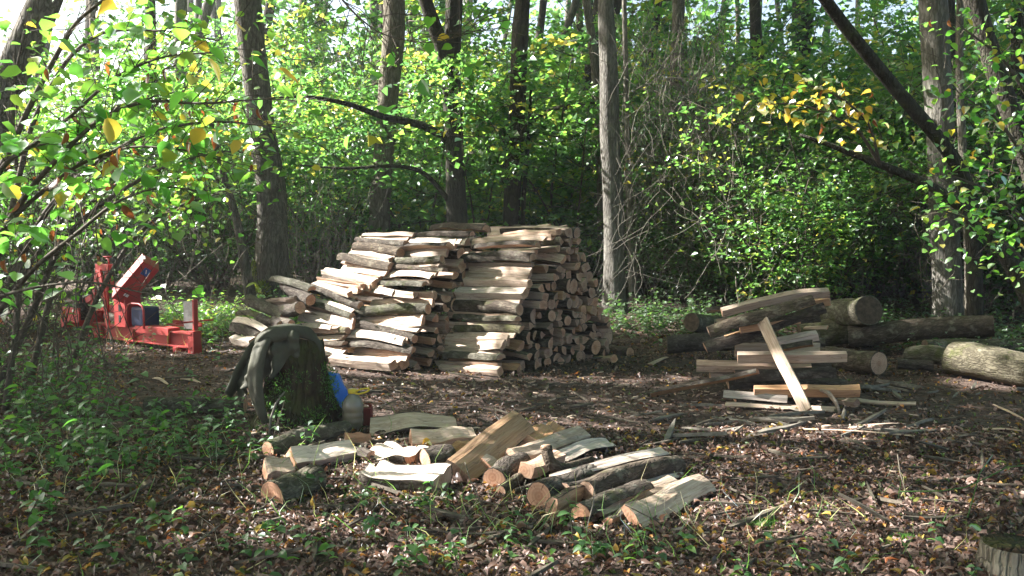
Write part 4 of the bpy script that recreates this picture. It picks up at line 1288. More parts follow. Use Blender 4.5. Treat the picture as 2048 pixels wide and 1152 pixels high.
# ---- heap in the foreground
G_F = 'logs of the foreground heap'
for row in (
    (1264, 1042, 4.62, 1410, 968, 5.25, 46, 'slab', 40, 0, 'broad pale slab at the right end of the foreground heap', 'split', 'bark'),
    (1190, 1030, 4.75, 1345, 966, 5.35, 34, 'block', 25, 0, 'pale split log beside the broad slab at the right end', 'split', 'bark'),
    (1212, 994, 4.85, 1366, 944, 5.45, 26, 'half', 20, .01, 'barked log with a white top just below the round mottled log', 'split', 'bark'),
    (1169, 985, 4.78, 1358, 926, 5.5, 36, 'round', 0, .02, 'round log with mottled sunlit bark on top of the foreground heap', 'split', 'bark'),
    (1112, 958, 4.92, 1328, 903, 5.65, 28, 'half', 15, .02, 'white topped half log with dark side above the round mottled log', 'split', 'bark'),
    (1048, 941, 5.2, 1118, 914, 5.6, 33, 'block', 15, 0, 'blunt pale block behind the upright branch stub', 'split', 'bark'),
    (1109, 919, 5.65, 1223, 887, 6.2, 28, 'half', 30, .03, 'curved pale half log behind the white topped one', 'split', 'bark'),
    (1024, 922, 5.7, 1165, 872, 6.35, 42, 'block', 30, 0, 'long pale split log in the middle of the foreground heap', 'split', 'bark'),
    (1060, 896, 6.0, 1108, 862, 6.35, 44, 'block', 20, 0, 'pinkish block sticking up at the back of the foreground heap', 'split_tan', 'bark'),
    (1040, 885, 6.2, 1090, 852, 6.5, 24, 'wedge', 20, 0, 'bright tipped wedge at the back of the foreground heap', 'split', 'bark'),
    (980, 938, 5.6, 1076, 874, 6.2, 44, 'slab', 45, 0, 'wide greyish slab leaning under the big tan slab', 'split', 'bark'),
    (1077, 993, 4.72, 1215, 945, 5.5, 48, 'round', 0, 0, 'thick log showing its big round end low in the heap', 'split_tan', 'bark'),
    (1125, 989, 4.78, 1250, 948, 5.5, 35, 'round', 0, 0, 'log with small round end between two larger ends', 'split_tan', 'bark'),
    (1103, 1022, 4.6, 1230, 970, 5.4, 48, 'half', 100, 0, 'half log with end on the ground below the big round end', 'split_tan', 'bark'),
    (1162, 1032, 4.6, 1290, 985, 5.3, 46, 'half', 160, 0, 'half log with end on the ground below the round mottled log', 'split_tan', 'bark'),
    (1215, 1045, 4.6, 1320, 1000, 5.2, 34, 'wedge', 160, 0, 'dark wedge on the ground under the pale split log', 'split_tan', 'bark'),
    (1000, 980, 5.0, 1052, 946, 5.3, 20, 'round', 0, 0, 'dark barked branch piece left of the big round end', 'split', 'bark'),
    (985, 955, 5.15, 1040, 925, 5.8, 44, 'round', 0, 0, 'shaded grey log end beneath the big tan slab', 'split_tan', 'bark'),
    (895, 902, 5.75, 935, 885, 6.4, 42, 'wedge', 0, 0, 'triangular wedge end left of the big tan slab', 'split_tan', 'bark'),
    (740, 842, 6.6, 912, 838, 6.8, 56, 'half', 15, 0, 'pale topped barked log at the back near the bottle', 'split', 'bark'),
    (822, 884, 6.05, 948, 872, 6.2, 42, 'block', 25, 0, 'pale split block with a yellow leaf on it', 'split', 'bark'),
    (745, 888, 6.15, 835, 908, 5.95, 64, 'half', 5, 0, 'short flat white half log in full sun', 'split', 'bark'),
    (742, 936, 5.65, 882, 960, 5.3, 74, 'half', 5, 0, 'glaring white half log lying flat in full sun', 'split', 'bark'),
    (818, 915, 5.65, 850, 890, 6.2, 34, 'wedge', 10, 0, 'small orange wedge end between the white half logs', 'split_tan', 'bark'),
    (850, 925, 5.75, 905, 915, 5.9, 46, 'round', 0, 0, 'dark barked log in shade right of the glaring half log', 'split', 'bark'),
    (582, 922, 5.85, 704, 903, 5.95, 38, 'block', 40, 0, 'pale split log lying left of the white half logs', 'split', 'bark'),
    (690, 880, 6.15, 742, 872, 6.2, 30, 'wedge', 30, 0, 'broken pale chunk standing between the left logs', 'split_tan', 'bark'),
    (702, 905, 5.9, 745, 912, 5.8, 26, 'wedge', 200, 0, 'torn dark pink chunk left of the glaring half log', 'split_tan', 'bark'),
    (533, 902, 6.1, 692, 856, 6.6, 28, 'round', 0, .03, 'bent mossy round log in front of the stump', 'split', 'bark_moss'),
    (556, 880, 6.45, 632, 848, 6.7, 20, 'half', 190, 0, 'small barked half log touching the stump', 'split', 'bark'),
    (540, 988, 5.05, 632, 958, 5.45, 52, 'round', 0, 0, 'short thick log with tan end lying leftmost in the foreground', 'split_tan', 'bark_moss'),
    (528, 945, 5.5, 584, 936, 5.55, 38, 'block', 30, 0, 'whitish stub behind the short thick log', 'split', 'bark'),
):
    x0, y0, d0, x1, y1, d1, t, kind, roll, bend, lb, wood, bk = row
    log('split_log', lb, PL(x0, y0, d0, t), PL(x1, y1, d1, t), t * 1.24 * d0 / F / 2, kind, roll, bend, 'log', G_F, bk, wood, rings=12)
# the big tan slab
log('split_log', 'big tan slab leaning up steeply with mossy bark along its upper edge', P(918, 944, 5.3), P(1046, 843, 6.0), 68 * 5.5 / F / 2, 'slab', 42, 0, 'log', G_F, 'bark_moss', 'split_tan', rings=12, rough=.4, taper=1.0)
# crooked log with an upright stub
cr = empty('crooked_log', P(1096, 940, 5.1), 'crooked barked log with a stub sticking straight up', 'log', G_F)
mb = MB()
trunk_tube(mb, [P(1092, 893, 5.15), P(1095, 915, 5.12), P(1103, 938, 5.1), P(1130, 938, 5.15), P(1182, 920, 5.5)], [.036, .033, .038, .034, .026], n=10, seed=3, flare=0, step=.04)
mb.build('bark', M['bark'], cr, cr.location)
mb = MB()
e0 = P(1092, 892.5, 5.15); dz = (P(1092, 893, 5.15) - P(1095, 915, 5.12)).normalized()
mb.tube([e0 - dz * .02, e0 + dz * .004], [.033, .031], 12)
mb.build('cut_end', M['end'], cr, cr.location)

# ------------------------------------------------------------------ stump with coat, bag, bottle, can
SB = P(588, 852, 6.85); SB.z = gz(SB.x, SB.y)
def stump_r(a, h):
    """radius of the stump at angle a, height h (0..0.74)"""
    t = h / .74
    r = .305 - .12 * t ** .8
    r += .10 * math.exp(-h / .09) * (1 + .6 * math.sin(3 * a + .6))
    r *= 1 + .07 * noise.noise((math.cos(a) * 2, math.sin(a) * 2, h * 3)) + .05 * noise.noise((math.cos(a) * 6, math.sin(a) * 6, h * 4))
    r += .06 * math.exp(-((a - 0.0 + math.pi) % (2 * math.pi) - math.pi) ** 2 / .6) * (1 - t)
    return r
def stump_c(h):
    return Vector((SB.x + .035 * h / .74, SB.y, SB.z))
st = empty('stump', SB, 'tall dark mossy tree stump with a coat thrown over it', 'stump')
mb = MB()
nA, nH = 40, 16
vs, fs = [], []
for k in range(nH + 1):
    h = .74 * k / nH
    for j in range(nA):
        a = 2 * math.pi * j / nA
        r = stump_r(a, h)
        tip = .05 * math.cos(a) if k == nH else 0
        vs.append(stump_c(h) + Vector((math.cos(a) * r, math.sin(a) * r, h - .03 - tip)))
for k in range(nH):
    for j in range(nA):
        a, b = k * nA + j, k * nA + (j + 1) % nA
        fs.append((a, b, b + nA, a + nA))
mb.add(vs, fs, 0, True)
mb.build('bark', M['stump'], st, SB)
mb = MB()
mb.add(vs[-nA:], [tuple(range(nA))], 0)
mb.build('cut_top', M['end'], st, SB + Vector((0, 0, .001)))
moss_tufts(st, [(stump_c(h) + Vector((math.cos(a) * stump_r(a, h), math.sin(a) * stump_r(a, h), h)), (.05, .03, .06), 60) for (a, h) in [(rnd.uniform(-2.4, .3), rnd.uniform(.0, .45)) for _ in range(36)]], L=.022, mat='herb')

def coat():
    c = empty('coat', SB + Vector((-.1, -.05, .74)), 'olive green coat draped over the top and left side of the stump', 'coat')
    mb = MB()
    na, nl = 56, 34
    vs, fs = [], []
    top = stump_c(.74) + Vector((0, 0, .72))
    for i in range(na + 1):
        a = R(92) + R(196) * i / na          # from behind, round the left, to the front-left
        q = i / na
        for k in range(nl + 1):
            l = k / nl
            drop = (.20 + .34 * math.exp(-((q - .50) / .22) ** 2) + .10 * math.exp(-((q - .80) / .07) ** 2) - .05 * max(0, q - .9) * 10 + .03 * math.sin(q * 40))
            s = l * (.20 + drop)
            if s < .19:                       # over the top
                rr = .02 + s * .92
                p = stump_c(.74) + Vector((math.cos(a) * rr, math.sin(a) * rr, .745 + .03 * math.cos(s / .19 * 1.57)))
                fold = .022 * math.sin(a * 6 + 1.3 * s * 20) * (s / .19) + .012 * noise.noise((a * 3, s * 14, 2))
                p.z += fold
            else:
                h = .74 - (s - .19) * .95
                flare = .02 + .34 * (s - .19) * math.exp(-((q - .42) / .28) ** 2)
                fold = (.012 + .10 * (s - .19)) * math.sin(a * 9 + 2.2 * noise.noise((a * 1.5, s * 2.5, 0))) + .035 * noise.noise((a * 3, s * 6, 5)) + .02 * noise.noise((a * 9, s * 14, 1)) + .014 * math.sin(s * 60 + 5 * noise.noise((a * 2.5, s * 4, 8)))
                rr = stump_r(a, max(0, h)) + flare + .02 + fold * .9
                p = stump_c(max(0, h)) + Vector((math.cos(a) * rr, math.sin(a) * rr, h + .012))
            vs.append(p)
    for i in range(na):
        for k in range(nl):
            a0 = i * (nl + 1) + k
            fs.append((a0, a0 + 1, a0 + nl + 2, a0 + nl + 1))
    mb.add(vs, fs, 0, True)
    o = mb.build('body', M['cloth'], c, c.location)
    md = o.modifiers.new('thickness', 'SOLIDIFY'); md.thickness = .007
    # bunched collar across the top
    mb = MB()
    def rf(s, flat=.42):
        def f(a, p, i):
            e = flat / math.sqrt((flat * math.cos(a)) ** 2 + math.sin(a) ** 2)
            q = 1 + .16 * noise.noise((math.cos(a) * 1.6 + s, math.sin(a) * 1.6, i * .16)) + .10 * math.sin(a * 4 + i * .12 + s)
            return e * 1.35 * (q + .07 * abs(math.sin(i * .5 + 1.8 * math.sin(a + s))))
        return f
    def fine(pts, rr, k=5):
        q, r2 = [], []
        for i in range(len(pts) - 1):
            p0, p1, p2, p3 = pts[max(0, i - 1)], pts[i], pts[i + 1], pts[min(len(pts) - 1, i + 2)]
            for j in range(k):
                t = j / k
                q.append(.5 * ((2 * p1) + (p2 - p0) * t + (2 * p0 - 5 * p1 + 4 * p2 - p3) * t * t + (3 * p1 - p0 - 3 * p2 + p3) * t ** 3)); r2.append(rr[i] * (1 - t) + rr[i + 1] * t)
        return q + [pts[-1]], r2 + [rr[-1]]
    mb.tube(*fine([P(520, 700, 6.62), P(522, 684, 6.62), P(535, 672, 6.63), P(560, 665, 6.66), P(590, 662, 6.7), P(615, 668, 6.75), P(634, 690, 6.8), P(640, 708, 6.82)], [.02, .034, .042, .045, .042, .036, .03, .012]), 22, rfun=rf(1.0, .8))
    mb.build('collar', M['cloth'], c, c.location)
    mb = MB()
    mb.tube(*fine([P(532, 676, 6.62), P(520, 700, 6.56), P(513, 730, 6.52), P(510, 765, 6.5), P(516, 800, 6.5), P(524, 828, 6.5), P(531, 846, 6.5)], [.04, .052, .058, .055, .046, .036, .022]), 18, rfun=rf(4.0))
    mb.build('sleeve', M['cloth'], c, c.location)
    mb = MB()
    mb.tube(*fine([P(545, 668, 6.95), P(515, 690, 6.95), P(488, 730, 6.9), P(470, 765, 6.85), P(456, 790, 6.8)], [.045, .055, .055, .05, .04]), 18, rfun=rf(7.0))
    mb.build('sleeve', M['cloth'], c, c.location)
coat()

# blue bag
bb = P(673, 848, 6.95); bb.z = gz(bb.x, bb.y)
mb = MB()
vs, fs = [], []
n, m = 26, 18
for k in range(m + 1):
    t = k / m
    for j in range(n):
        a = 2 * math.pi * j / n
        r = .135 * (1 - .22 * t) * (math.sin(math.pi * min(1, .22 + .78 * (1 - t)) / 1.0) ** .5 if t < .98 else .12) + .004
        r *= 1 + .22 * noise.noise((math.cos(a) * 1.8, math.sin(a) * 1.8, t * 4)) + .10 * math.sin(a * 5 + t * 5) * t
        vs.append((bb.x - .075 * t + math.cos(a) * r, bb.y + math.sin(a) * r * .7, bb.z + .40 * t))
for k in range(m):
    for j in range(n):
        a, b = k * n + j, k * n + (j + 1) % n
        fs.append((a, b, b + n, a + n))
fs.append(tuple(range(m * n, m * n + n)))
mb.add(vs, fs, 0, True)
o = mb.build('plastic_bag', M['bag'], None, bb); o.location = bb
tag(o, 'crumpled blue plastic bag standing right behind the stump', 'bag')
# bottle
bt = P(706, 850, 6.7); bt.z = gz(bt.x, bt.y)
b_ = empty('water_bottle', bt, 'cloudy plastic jug with yellow cap and ring handle beside the stump', 'bottle')
mb = MB()
prof = [(.066, 0), (.078, .008), (.081, .03), (.078, .045), (.082, .06), (.082, .085), (.078, .095), (.082, .107), (.082, .13), (.078, .14), (.082, .152), (.083, .18), (.078, .21), (.064, .24), (.046, .262), (.030, .275), (.027, .29)]
mb.lathe((bt.x, bt.y, bt.z), prof, 24)
mb.build('body', M['bottle'], b_, bt)
mb = MB(); mb.lathe((bt.x, bt.y, bt.z + .284), [(.034, 0), (.036, .005), (.036, .026), (.030, .031)], 16)
mb.build('cap', M['yellow_cap'], b_, bt)
mb = MB()
hp = [(bt.x + .02 + .055 + .055 * math.cos(t), bt.y - .02, bt.z + .29 + .017 * math.sin(t) + .012 * (math.cos(t) + 1)) for t in np.linspace(3.14, -3.14, 17)]
mb.tube(hp, .007, 6)
mb.build('handle', M['yellow_cap'], b_, bt)
rc = P(734, 848, 6.85); rc.z = gz(rc.x, rc.y)
mb = MB()
mb.box(rc + Vector((0, 0, .075)), (1, 0, 0), (0, 1, 0), (0, 0, 1), .045, .03, .075, bev=.012)
mb.tube([rc + Vector((-.03, 0, .148)), rc + Vector((-.02, 0, .172)), rc + Vector((.02, 0, .172)), rc + Vector((.032, 0, .148))], .007, 6)
mb.lathe(rc + Vector((.028, 0, .148)), [(.012, 0), (.012, .02), (.006, .03)], 10)
o = mb.build('fuel_can', M['red_dark'], None, rc); o.location = rc
tag(o, 'small dark red can half hidden behind the plastic jug', 'can')
# stick leaning at the stump
mb = MB()
s0 = P(538, 862, 6.35); s0.z = gz(s0.x, s0.y)
mb.tube([s0, P(541, 838, 6.38), P(552, 806, 6.42), P(569, 783, 6.5)], [.009, .009, .008, .006], 6)
o = mb.build('stick', M['pale_twig'], None, s0); o.location = s0
tag(o, 'pale thin stick leaning upright in front of the stump', 'stick')

# cut stump in the lower right corner
cs = P(2025, 1120, 3.7); cs.z = gz(cs.x, cs.y)
c_ = empty('stump', cs, 'low cut stump with grey bark in the lower right corner', 'stump')
mb = MB()
def rfc(a, p, i):
    return 1 + .08 * noise.noise((math.cos(a) * 3, math.sin(a) * 3, p.z * 5)) + .03 * math.sin(a * 9)
top = P(2010, 1080, 3.75).z
mb.tube([(cs.x, cs.y, cs.z - .05), (cs.x, cs.y, cs.z + .05), (cs.x, cs.y, (cs.z + top) / 2), (cs.x, cs.y, top - .01), (cs.x, cs.y, top)], [.15, .14, .13, .128, .122], 28, rfun=rfc)
mb.build('bark', M['trunk'], c_, cs)
mb = MB(); mb.lathe((cs.x, cs.y, top - .004), [(.117, 0), (.116, .010)], 28)
mb.build('cut_top', M['stump'], c_, cs)

# ------------------------------------------------------------------ red log splitter
def splitter():
    O = G(392, 707); O.z = gz(O.x, O.y)
    A = Vector((-.82, .57, 0)).normalized(); B = Vector((.57, .82, 0)).normalized(); Z = Vector((0, 0, 1))
    def L(a, b, z):
        return O + A * a + B * b + Z * z
    root = empty('log_splitter', O, 'red hydraulic log splitter standing at the left edge of the clearing', 'log splitter')
    def part(nm, mb, mat):
        return mb.build(nm, mat, root, O)
    m = MB()      # main beam: H profile
    m.box(L(1.15, 0, .245), A, B, Z, 1.15, .07, .010, bev=.003)
    m.box(L(1.15, 0, .075), A, B, Z, 1.15, .07, .010, bev=.003)
    m.box(L(1.15, 0, .16), A, B, Z, 1.15, .012, .075)
    for a in (.5, 1.25, 2.0):
        m.box(L(a, 0, .16), A, B, Z, .008, .064, .074)
    part('beam', m, M['red'])
    m = MB()
    m.box(L(.78, -.01, .275), A, B, Z, .36, .085, .018, bev=.004)
    m.box(L(.78, -.09, .235), A, B, Z, .36, .008, .035)
    part('slide_rail', m, M['red'])
    m = MB()
    m.box(L(.02, 0, .14), A, B, Z, .06, .06, .14, bev=.006)
    part('end_block', m, M['red'])
    m = MB()
    for a in (.28, 1.3, 2.2):
        m.box(L(a, 0, .035), A, B, Z, .035, .11, .035, bev=.004)
    part('foot', m, M['red'])
    m = MB()      # splitting wedge: tapered blade
    q = [L(.03, -.006, .3), L(.03, .006, .3), L(.17, .045, .3), L(.17, -.045, .3)]
    m.add([p for p in q] + [p + Z * .34 + A * .0 for p in q], [(0, 1, 5, 4), (1, 2, 6, 5), (2, 3, 7, 6), (3, 0, 4, 7), (4, 5, 6, 7), (0, 3, 2, 1)], 0)
    part('wedge', m, M['steel'])
    m = MB()
    m.box(L(.0, 0, .48), A, B, Z, .016, .03, .19, bev=.004)
    part('wedge_back', m, M['red'])
    m = MB()
    m.box(L(.02, 0, .395), A, B, Z, .012, .27, .010, bev=.003)
    part('cross_bar', m, M['red'])
    m = MB()
    m.box(L(.52, .20, .30), A, B, Z, .3, .05, .008); m.box(L(.52, .25, .32), A, B, Z, .3, .006, .03)
    part('side_tray', m, M['red'])
    m = MB()      # column
    m.box(L(1.45, -.10, .46), A, B, Z, .13, .012, .21, bev=.004)
    m.box(L(1.45, .10, .46), A, B, Z, .13, .012, .21, bev=.004)
    m.box(L(1.32, 0, .46), A, B, Z, .010, .088, .21)
    m.box(L(1.58, 0, .46), A, B, Z, .010, .088, .21)
    m.box(L(1.45, 0, .68), A, B, Z, .145, .12, .012, bev=.003)
    m.box(L(1.45, 0, .60), A, B, Z, .142, .118, .008)
    part('column', m, M['red'])
    for z in (.36, .50):
        m = MB()
        m.box(L(1.45, -.1135, z), A, B, Z, .022, .003, .045)
        part('slot', m, M['rubber'])
    # tilted hood
    d = Vector((.66, -.12, .70)).normalized(); nrm_ = Vector((-.55, -.52, .5)); nrm_ = (nrm_ - d * nrm_.dot(d)).normalized()
    HB = d.cross(nrm_).normalized()
    HB = HB if HB.y > 0 else -HB
    c = L(1.25, 0, .87)
    m = MB()
    m.box(c, d, HB, nrm_, .33, .11, .12, bev=.012)
    h = part('hood', m, M['red'])
    m = MB()
    m.box(c + d * .22 - HB * .1125, d, HB, nrm_, .055, .0015, .045)
    h2 = m.build('sticker', M['blue_sticker'], h, O)
    m = MB()
    m.box(c + d * .225 - HB * .1145, (d + nrm_ * .5).normalized(), HB, (nrm_ - d * .5).normalized(), .03, .0010, .006)
    m.build('sticker_stroke', M['white_sticker'], h, O)
    m = MB()
    m.box(c - d * .20 - HB * .1125, d, HB, nrm_, .02, .0015, .03)
    m.build('sticker', M['white_sticker'], h, O)
    m = MB()
    m.box(c + d * .30 + nrm_ * .122, d, HB, nrm_, .012, .03, .004)
    m.build('catch', M['rubber'], h, O)
    # A-frame
    m = MB()
    for bq in (-.13, .13):
        for (a0, a1) in ((2.15, 2.03), (1.68, 1.98)):
            p0, p1 = L(a0, bq, .22), L(a1, bq * .5, .98)
            ax = (p1 - p0).normalized()
            m.box((p0 + p1) / 2, ax, B, ax.cross(B).normalized(), (p1 - p0).length / 2, .012, .035, bev=.003)
    part('linkage_frame', m, M['red'])
    m = MB()
    m.box(L(1.95, 0, 1.02), A, B, Z, .16, .05, .045, bev=.006)
    part('top_bracket', m, M['red'])
    m = MB()
    m.tube([L(1.86, .0, 1.05), L(1.86, 0, 1.13), L(1.99, 0, 1.16), L(1.8, 0, 1.165)], .012, 6)
    part('lever', m, M['red'])
    m = MB()
    m.box(L(2.45, -.05, .30), A, B, Z, .06, .28, .10, bev=.006)
    m.box(L(2.3, -.30, .38), A, B, Z, .22, .012, .10, bev=.004)
    m.box(L(2.3, .22, .38), A, B, Z, .22, .012, .10, bev=.004)
    p0, p1 = L(2.5, -.2, .4), L(2.1, -.1, .62)
    ax = (p1 - p0).normalized()
    m.box((p0 + p1) / 2, ax, B, ax.cross(B).normalized(), (p1 - p0).length / 2, .02, .04, bev=.004)
    part('hitch_frame', m, M['red'])
    m = MB()
    p0 = L(2.22, -.22, .42)
    m.tube([p0 - B * .08, p0 + B * .08], .12, 18)
    part('pump', m, M['rubber'])
    m = MB()
    m.box(L(1.08, .02, .40), A, B, Z, .14, .12, .13, bev=.035)
    part('oil_tank', m, M['blue_dark'])
    m = MB()
    m.tube([L(1.25, -.13, .26), L(1.25, -.13, .50), L(1.22, -.13, .555), L(1.16, -.13, .575), L(.98, -.13, .575), L(.91, -.13, .55), L(.88, -.13, .50), L(.88, -.13, .26)], .013, 8)
    part('guard_tube', m, M['red'])
    m = MB()
    m.tube([L(2.2, -.2, .5), L(2.32, -.16, .66), L(2.28, -.1, .82), L(2.1, -.06, .9), L(1.98, -.02, .84)], .018, 8)
    m.tube([L(2.15, -.2, .46), L(2.28, -.12, .62), L(2.22, -.06, .8), L(2.02, -.02, .78)], .014, 8)
    part('hose', m, M['rubber'])
    m = MB()
    m.tube([L(1.95, 0, .36), L(1.5, 0, .33)], .05, 14)
    m.tube([L(1.5, 0, .33), L(1.1, 0, .31)], .025, 10)
    part('cylinder', m, M['steel'])
    return root
splitter()

# ------------------------------------------------------------------ near hazel at the left: branches and individual leaves
def leaf_shape(name, mat, curl, seed, width=.82, narrow=False):
    g = random.Random(seed)
    n = 7
    vs, fs = [], []
    prof = [0.0, .30, .43, .48, .42, .26, 0.0] if not narrow else [0, .18, .27, .28, .22, .12, 0]
    for i in range(n):
        t = i / (n - 1)
        w = prof[i] * width * (1 + g.uniform(-.08, .08))
        zc = -curl * t * t * .5 + .02 * math.sin(t * 9)
        for k, sx in ((0, -1), (1, 0), (2, 1)):
            vs.append((t, sx * w, zc + (abs(sx) * w * (.30 + curl * .55) + g.uniform(-.015, .015))))
    for i in range(n - 1):
        for k in range(2):
            a = i * 3 + k
            fs.append((a, a + 1, a + 4, a + 3))
    vs += [(-.22, -.012, -.03), (-.22, .012, -.03), (.02, .012, 0), (.02, -.012, 0)]
    q = len(vs) - 4
    fs.append((q, q + 1, q + 2, q + 3))
    me = bpy.data.meshes.new(name)
    me.from_pydata(vs, [], fs)
    me.polygons.foreach_set('use_smooth', [True] * len(fs))
    me.materials.append(M[mat])
    return me
LEAFM = {'g': [leaf_shape('hazel_leaf', 'hazel_green', c, i) for i, c in enumerate((.1, .3, .5, .2))],
         'y': [leaf_shape('hazel_leaf_y', 'hazel_yellow', c, i + 9) for i, c in enumerate((.2, .5, .8))],
         'b': [leaf_shape('hazel_leaf_b', 'hazel_brown', c, i + 19, .55) for i, c in enumerate((1.0, 1.5))]}

def put_leaf(root, p, size, kinds, g, name='leaf', down=.35):
    me = g.choice(LEAFM[kinds])
    o = link(name, me, root)
    o.location = Vector(p) - root.location
    tipd = Vector((g.gauss(0, 1), g.gauss(0, 1), g.gauss(-down, .45))).normalized()
    if kinds == 'b':
        tipd = Vector((g.gauss(0, .4), g.gauss(0, .4), -1)).normalized()
    nrmv = Vector((g.gauss(-.15, .45), g.gauss(-.1, .5), 1.0)).normalized()
    Y = nrmv.cross(tipd).normalized(); Zx = tipd.cross(Y)
    o.rotation_mode = 'QUATERNION'
    o.rotation_quaternion = Matrix((tipd, Y, Zx)).transposed().to_quaternion()
    o.scale = (size,) * 3
    return o

def fgl(p):
    q = ground_shadow(p)
    return any(((q.x - cx) / rx) ** 2 + ((q.y - cy) / ry) ** 2 < 1.2 for (cx, cy, rx, ry) in FGL)

def hazel(label, name, stems, nleaf, g, reg, twr=(.2, .35), mix=(.80, .89, .99), smin=.055, smax=.10, base=None, mat='twig', spread=.15, extra_leaf=(), more=0):
    """stems: list of [(x, y, depth, width_px)]; reg(px,py)->keep probability"""
    b = base or stems[0][0]
    bp = P(b[0], b[1], b[2]) if base is None else Vector(base)
    root = empty(name, (bp.x, bp.y, gz(bp.x, bp.y)), label, 'shrub')
    anchors = []
    mb = MB(); tw = MB()
    for s in stems:
        pts = [P(x, y, d) for (x, y, d, w) in s]
        rr = [w * d / F / 2 for (x, y, d, w) in s]
        P3, RR = [], []
        for i in range(len(pts) - 1):
            for j in range(5):
                t = j / 5
                P3.append(pts[i].lerp(pts[i + 1], t)); RR.append(rr[i] * (1 - t) + rr[i + 1] * t)
        P3.append(pts[-1]); RR.append(rr[-1])
        for _ in range(3):
            P3 = [P3[0]] + [(P3[i - 1] + P3[i] * 2 + P3[i + 1]) / 4 for i in range(1, len(P3) - 1)] + [P3[-1]]
        mb.tube(P3, RR, 7)
        for i in range(2, len(P3)):
            for _ in range(2):
                d = (P3[i] - P3[i - 1]).normalized()
                e = (d * .8 + Vector((g.gauss(0, .6), g.gauss(0, .6), g.gauss(0, .45)))).normalized()
                ln = g.uniform(*twr)
                q1 = P3[i] + e * ln * .5 + Vector((0, 0, .02)); q2 = P3[i] + e * ln
                tw.tube([P3[i], q1, q2], [min(RR[i] * .5, .004), .0025, .0015], 3)
                anchors += [q1, q2, P3[i].lerp(q1, .5), q1.lerp(q2, .5)]
    mb.build('branches', M[mat], root, root.location)
    tag(tw.build('twigs', M[mat], root, root.location), kind='stuff')
    k = 0
    tries = 0
    while k < nleaf and tries < nleaf * 60:
        tries += 1
        p = g.choice(anchors) + Vector((g.gauss(0, spread), g.gauss(0, spread), g.gauss(0, spread * .7)))
        rv = p - Vector((0, 0, CAMZ))
        f = rv.dot(_fw)
        px = 1024 + F * rv.x / f; py = 576 - F * rv.dot(_up) / f
        if g.random() > reg(px, py) or fgl(p):
            continue
        u = g.random()
        kd = 'g' if u < mix[0] else ('y' if u < mix[1] else 'b')
        put_leaf(root, p, g.uniform(smin, smax) * (.8 if kd == 'b' else 1), kd, g)
        k += 1
    for (px, py, d, s, kd) in extra_leaf:
        put_leaf(root, P(px, py, d), s, kd, g)
    if more:
        pp = []
        tries = 0
        while len(pp) < more and tries < more * 40:
            tries += 1
            p = g.choice(anchors) + Vector((g.gauss(0, spread * 1.3), g.gauss(0, spread * 1.3), g.gauss(0, spread)))
            rv = p - Vector((0, 0, CAMZ)); f = rv.dot(_fw)
            if not fgl(p) and g.random() <= reg(1024 + F * rv.x / f, 576 - F * rv.dot(_up) / f):
                pp.append(tuple(p - root.location))
        n = len(pp)
        L = rng.uniform(smin * .8, smax * .9, n)
        me = leaf_data('hazel_foliage', np.array(pp), nrm(rng.normal(size=(n, 3)) * np.array([1, 1, .4]) - np.array([0, 0, .25])), nrm(rng.normal(size=(n, 3)) * .5 + np.array([-.1, 0, 1.0])), L, L * .8, np.clip(.48 + .2 * rng.normal(size=n), 0, 1), M['leaf_yellowish'], 'ovate', .15, .2)
        tag(link('foliage', me, root), kind='stuff')
    return root

def reg1(px, py):
    if px < -40 or py < -40 or py > 640 or px > 720: return 0
    v = 1.0
    if px > 420: v *= .45
    if px > 560: v *= .35
    if py > 480: v *= .35
    if 225 < px < 420 and py > 525: v *= .06
    if 150 < px and py > 600: v *= .1
    return v
gH = random.Random(77)
NEARST = [
    [(-60, 640, 5.6, 16), (0, 467, 5.3, 13), (68, 365, 5.1, 11), (160, 272, 4.9, 9), (204, 233, 4.8, 8), (292, 199, 4.7, 7), (403, 209, 4.6, 5), (535, 196, 4.5, 3), (620, 205, 4.4, 2)],
    [(-80, 520, 5.2, 14), (0, 330, 5.0, 11), (63, 292, 4.9, 9), (141, 233, 4.8, 7), (230, 150, 4.7, 6), (330, 110, 4.6, 4), (440, 105, 4.5, 3)],
    [(-70, 480, 5.9, 16), (20, 300, 5.8, 13), (58, 214, 5.7, 11), (107, 121, 5.6, 10), (150, 44, 5.5, 8), (219, -10, 5.4, 6)],
    [(-90, 560, 5.4, 12), (40, 420, 5.2, 9), (150, 330, 5.1, 7), (260, 290, 5.0, 5), (380, 300, 4.9, 4), (470, 330, 4.8, 2)],
    [(-60, 700, 6.0, 14), (60, 540, 5.8, 10), (150, 470, 5.6, 8), (233, 400, 5.4, 6), (330, 370, 5.3, 4), (440, 390, 5.2, 2)],
    [(-60, 610, 5.4, 10), (60, 575, 5.2, 6), (180, 560, 5.1, 4), (300, 590, 5.0, 3), (420, 590, 4.9, 2)],
]
hazel('near hazel with large green and yellow leaves filling the upper left', 'hazel_shrub', NEARST, 290, gH, reg1, spread=.13, smin=.075, smax=.13, more=200,
      extra_leaf=[(330, 575, 5.0, .10, 'g'), (392, 576, 4.95, .10, 'g'), (300, 600, 5.05, .08, 'y'), (200, 618, 5.1, .11, 'g'), (240, 468, 5.0, .11, 'g')])
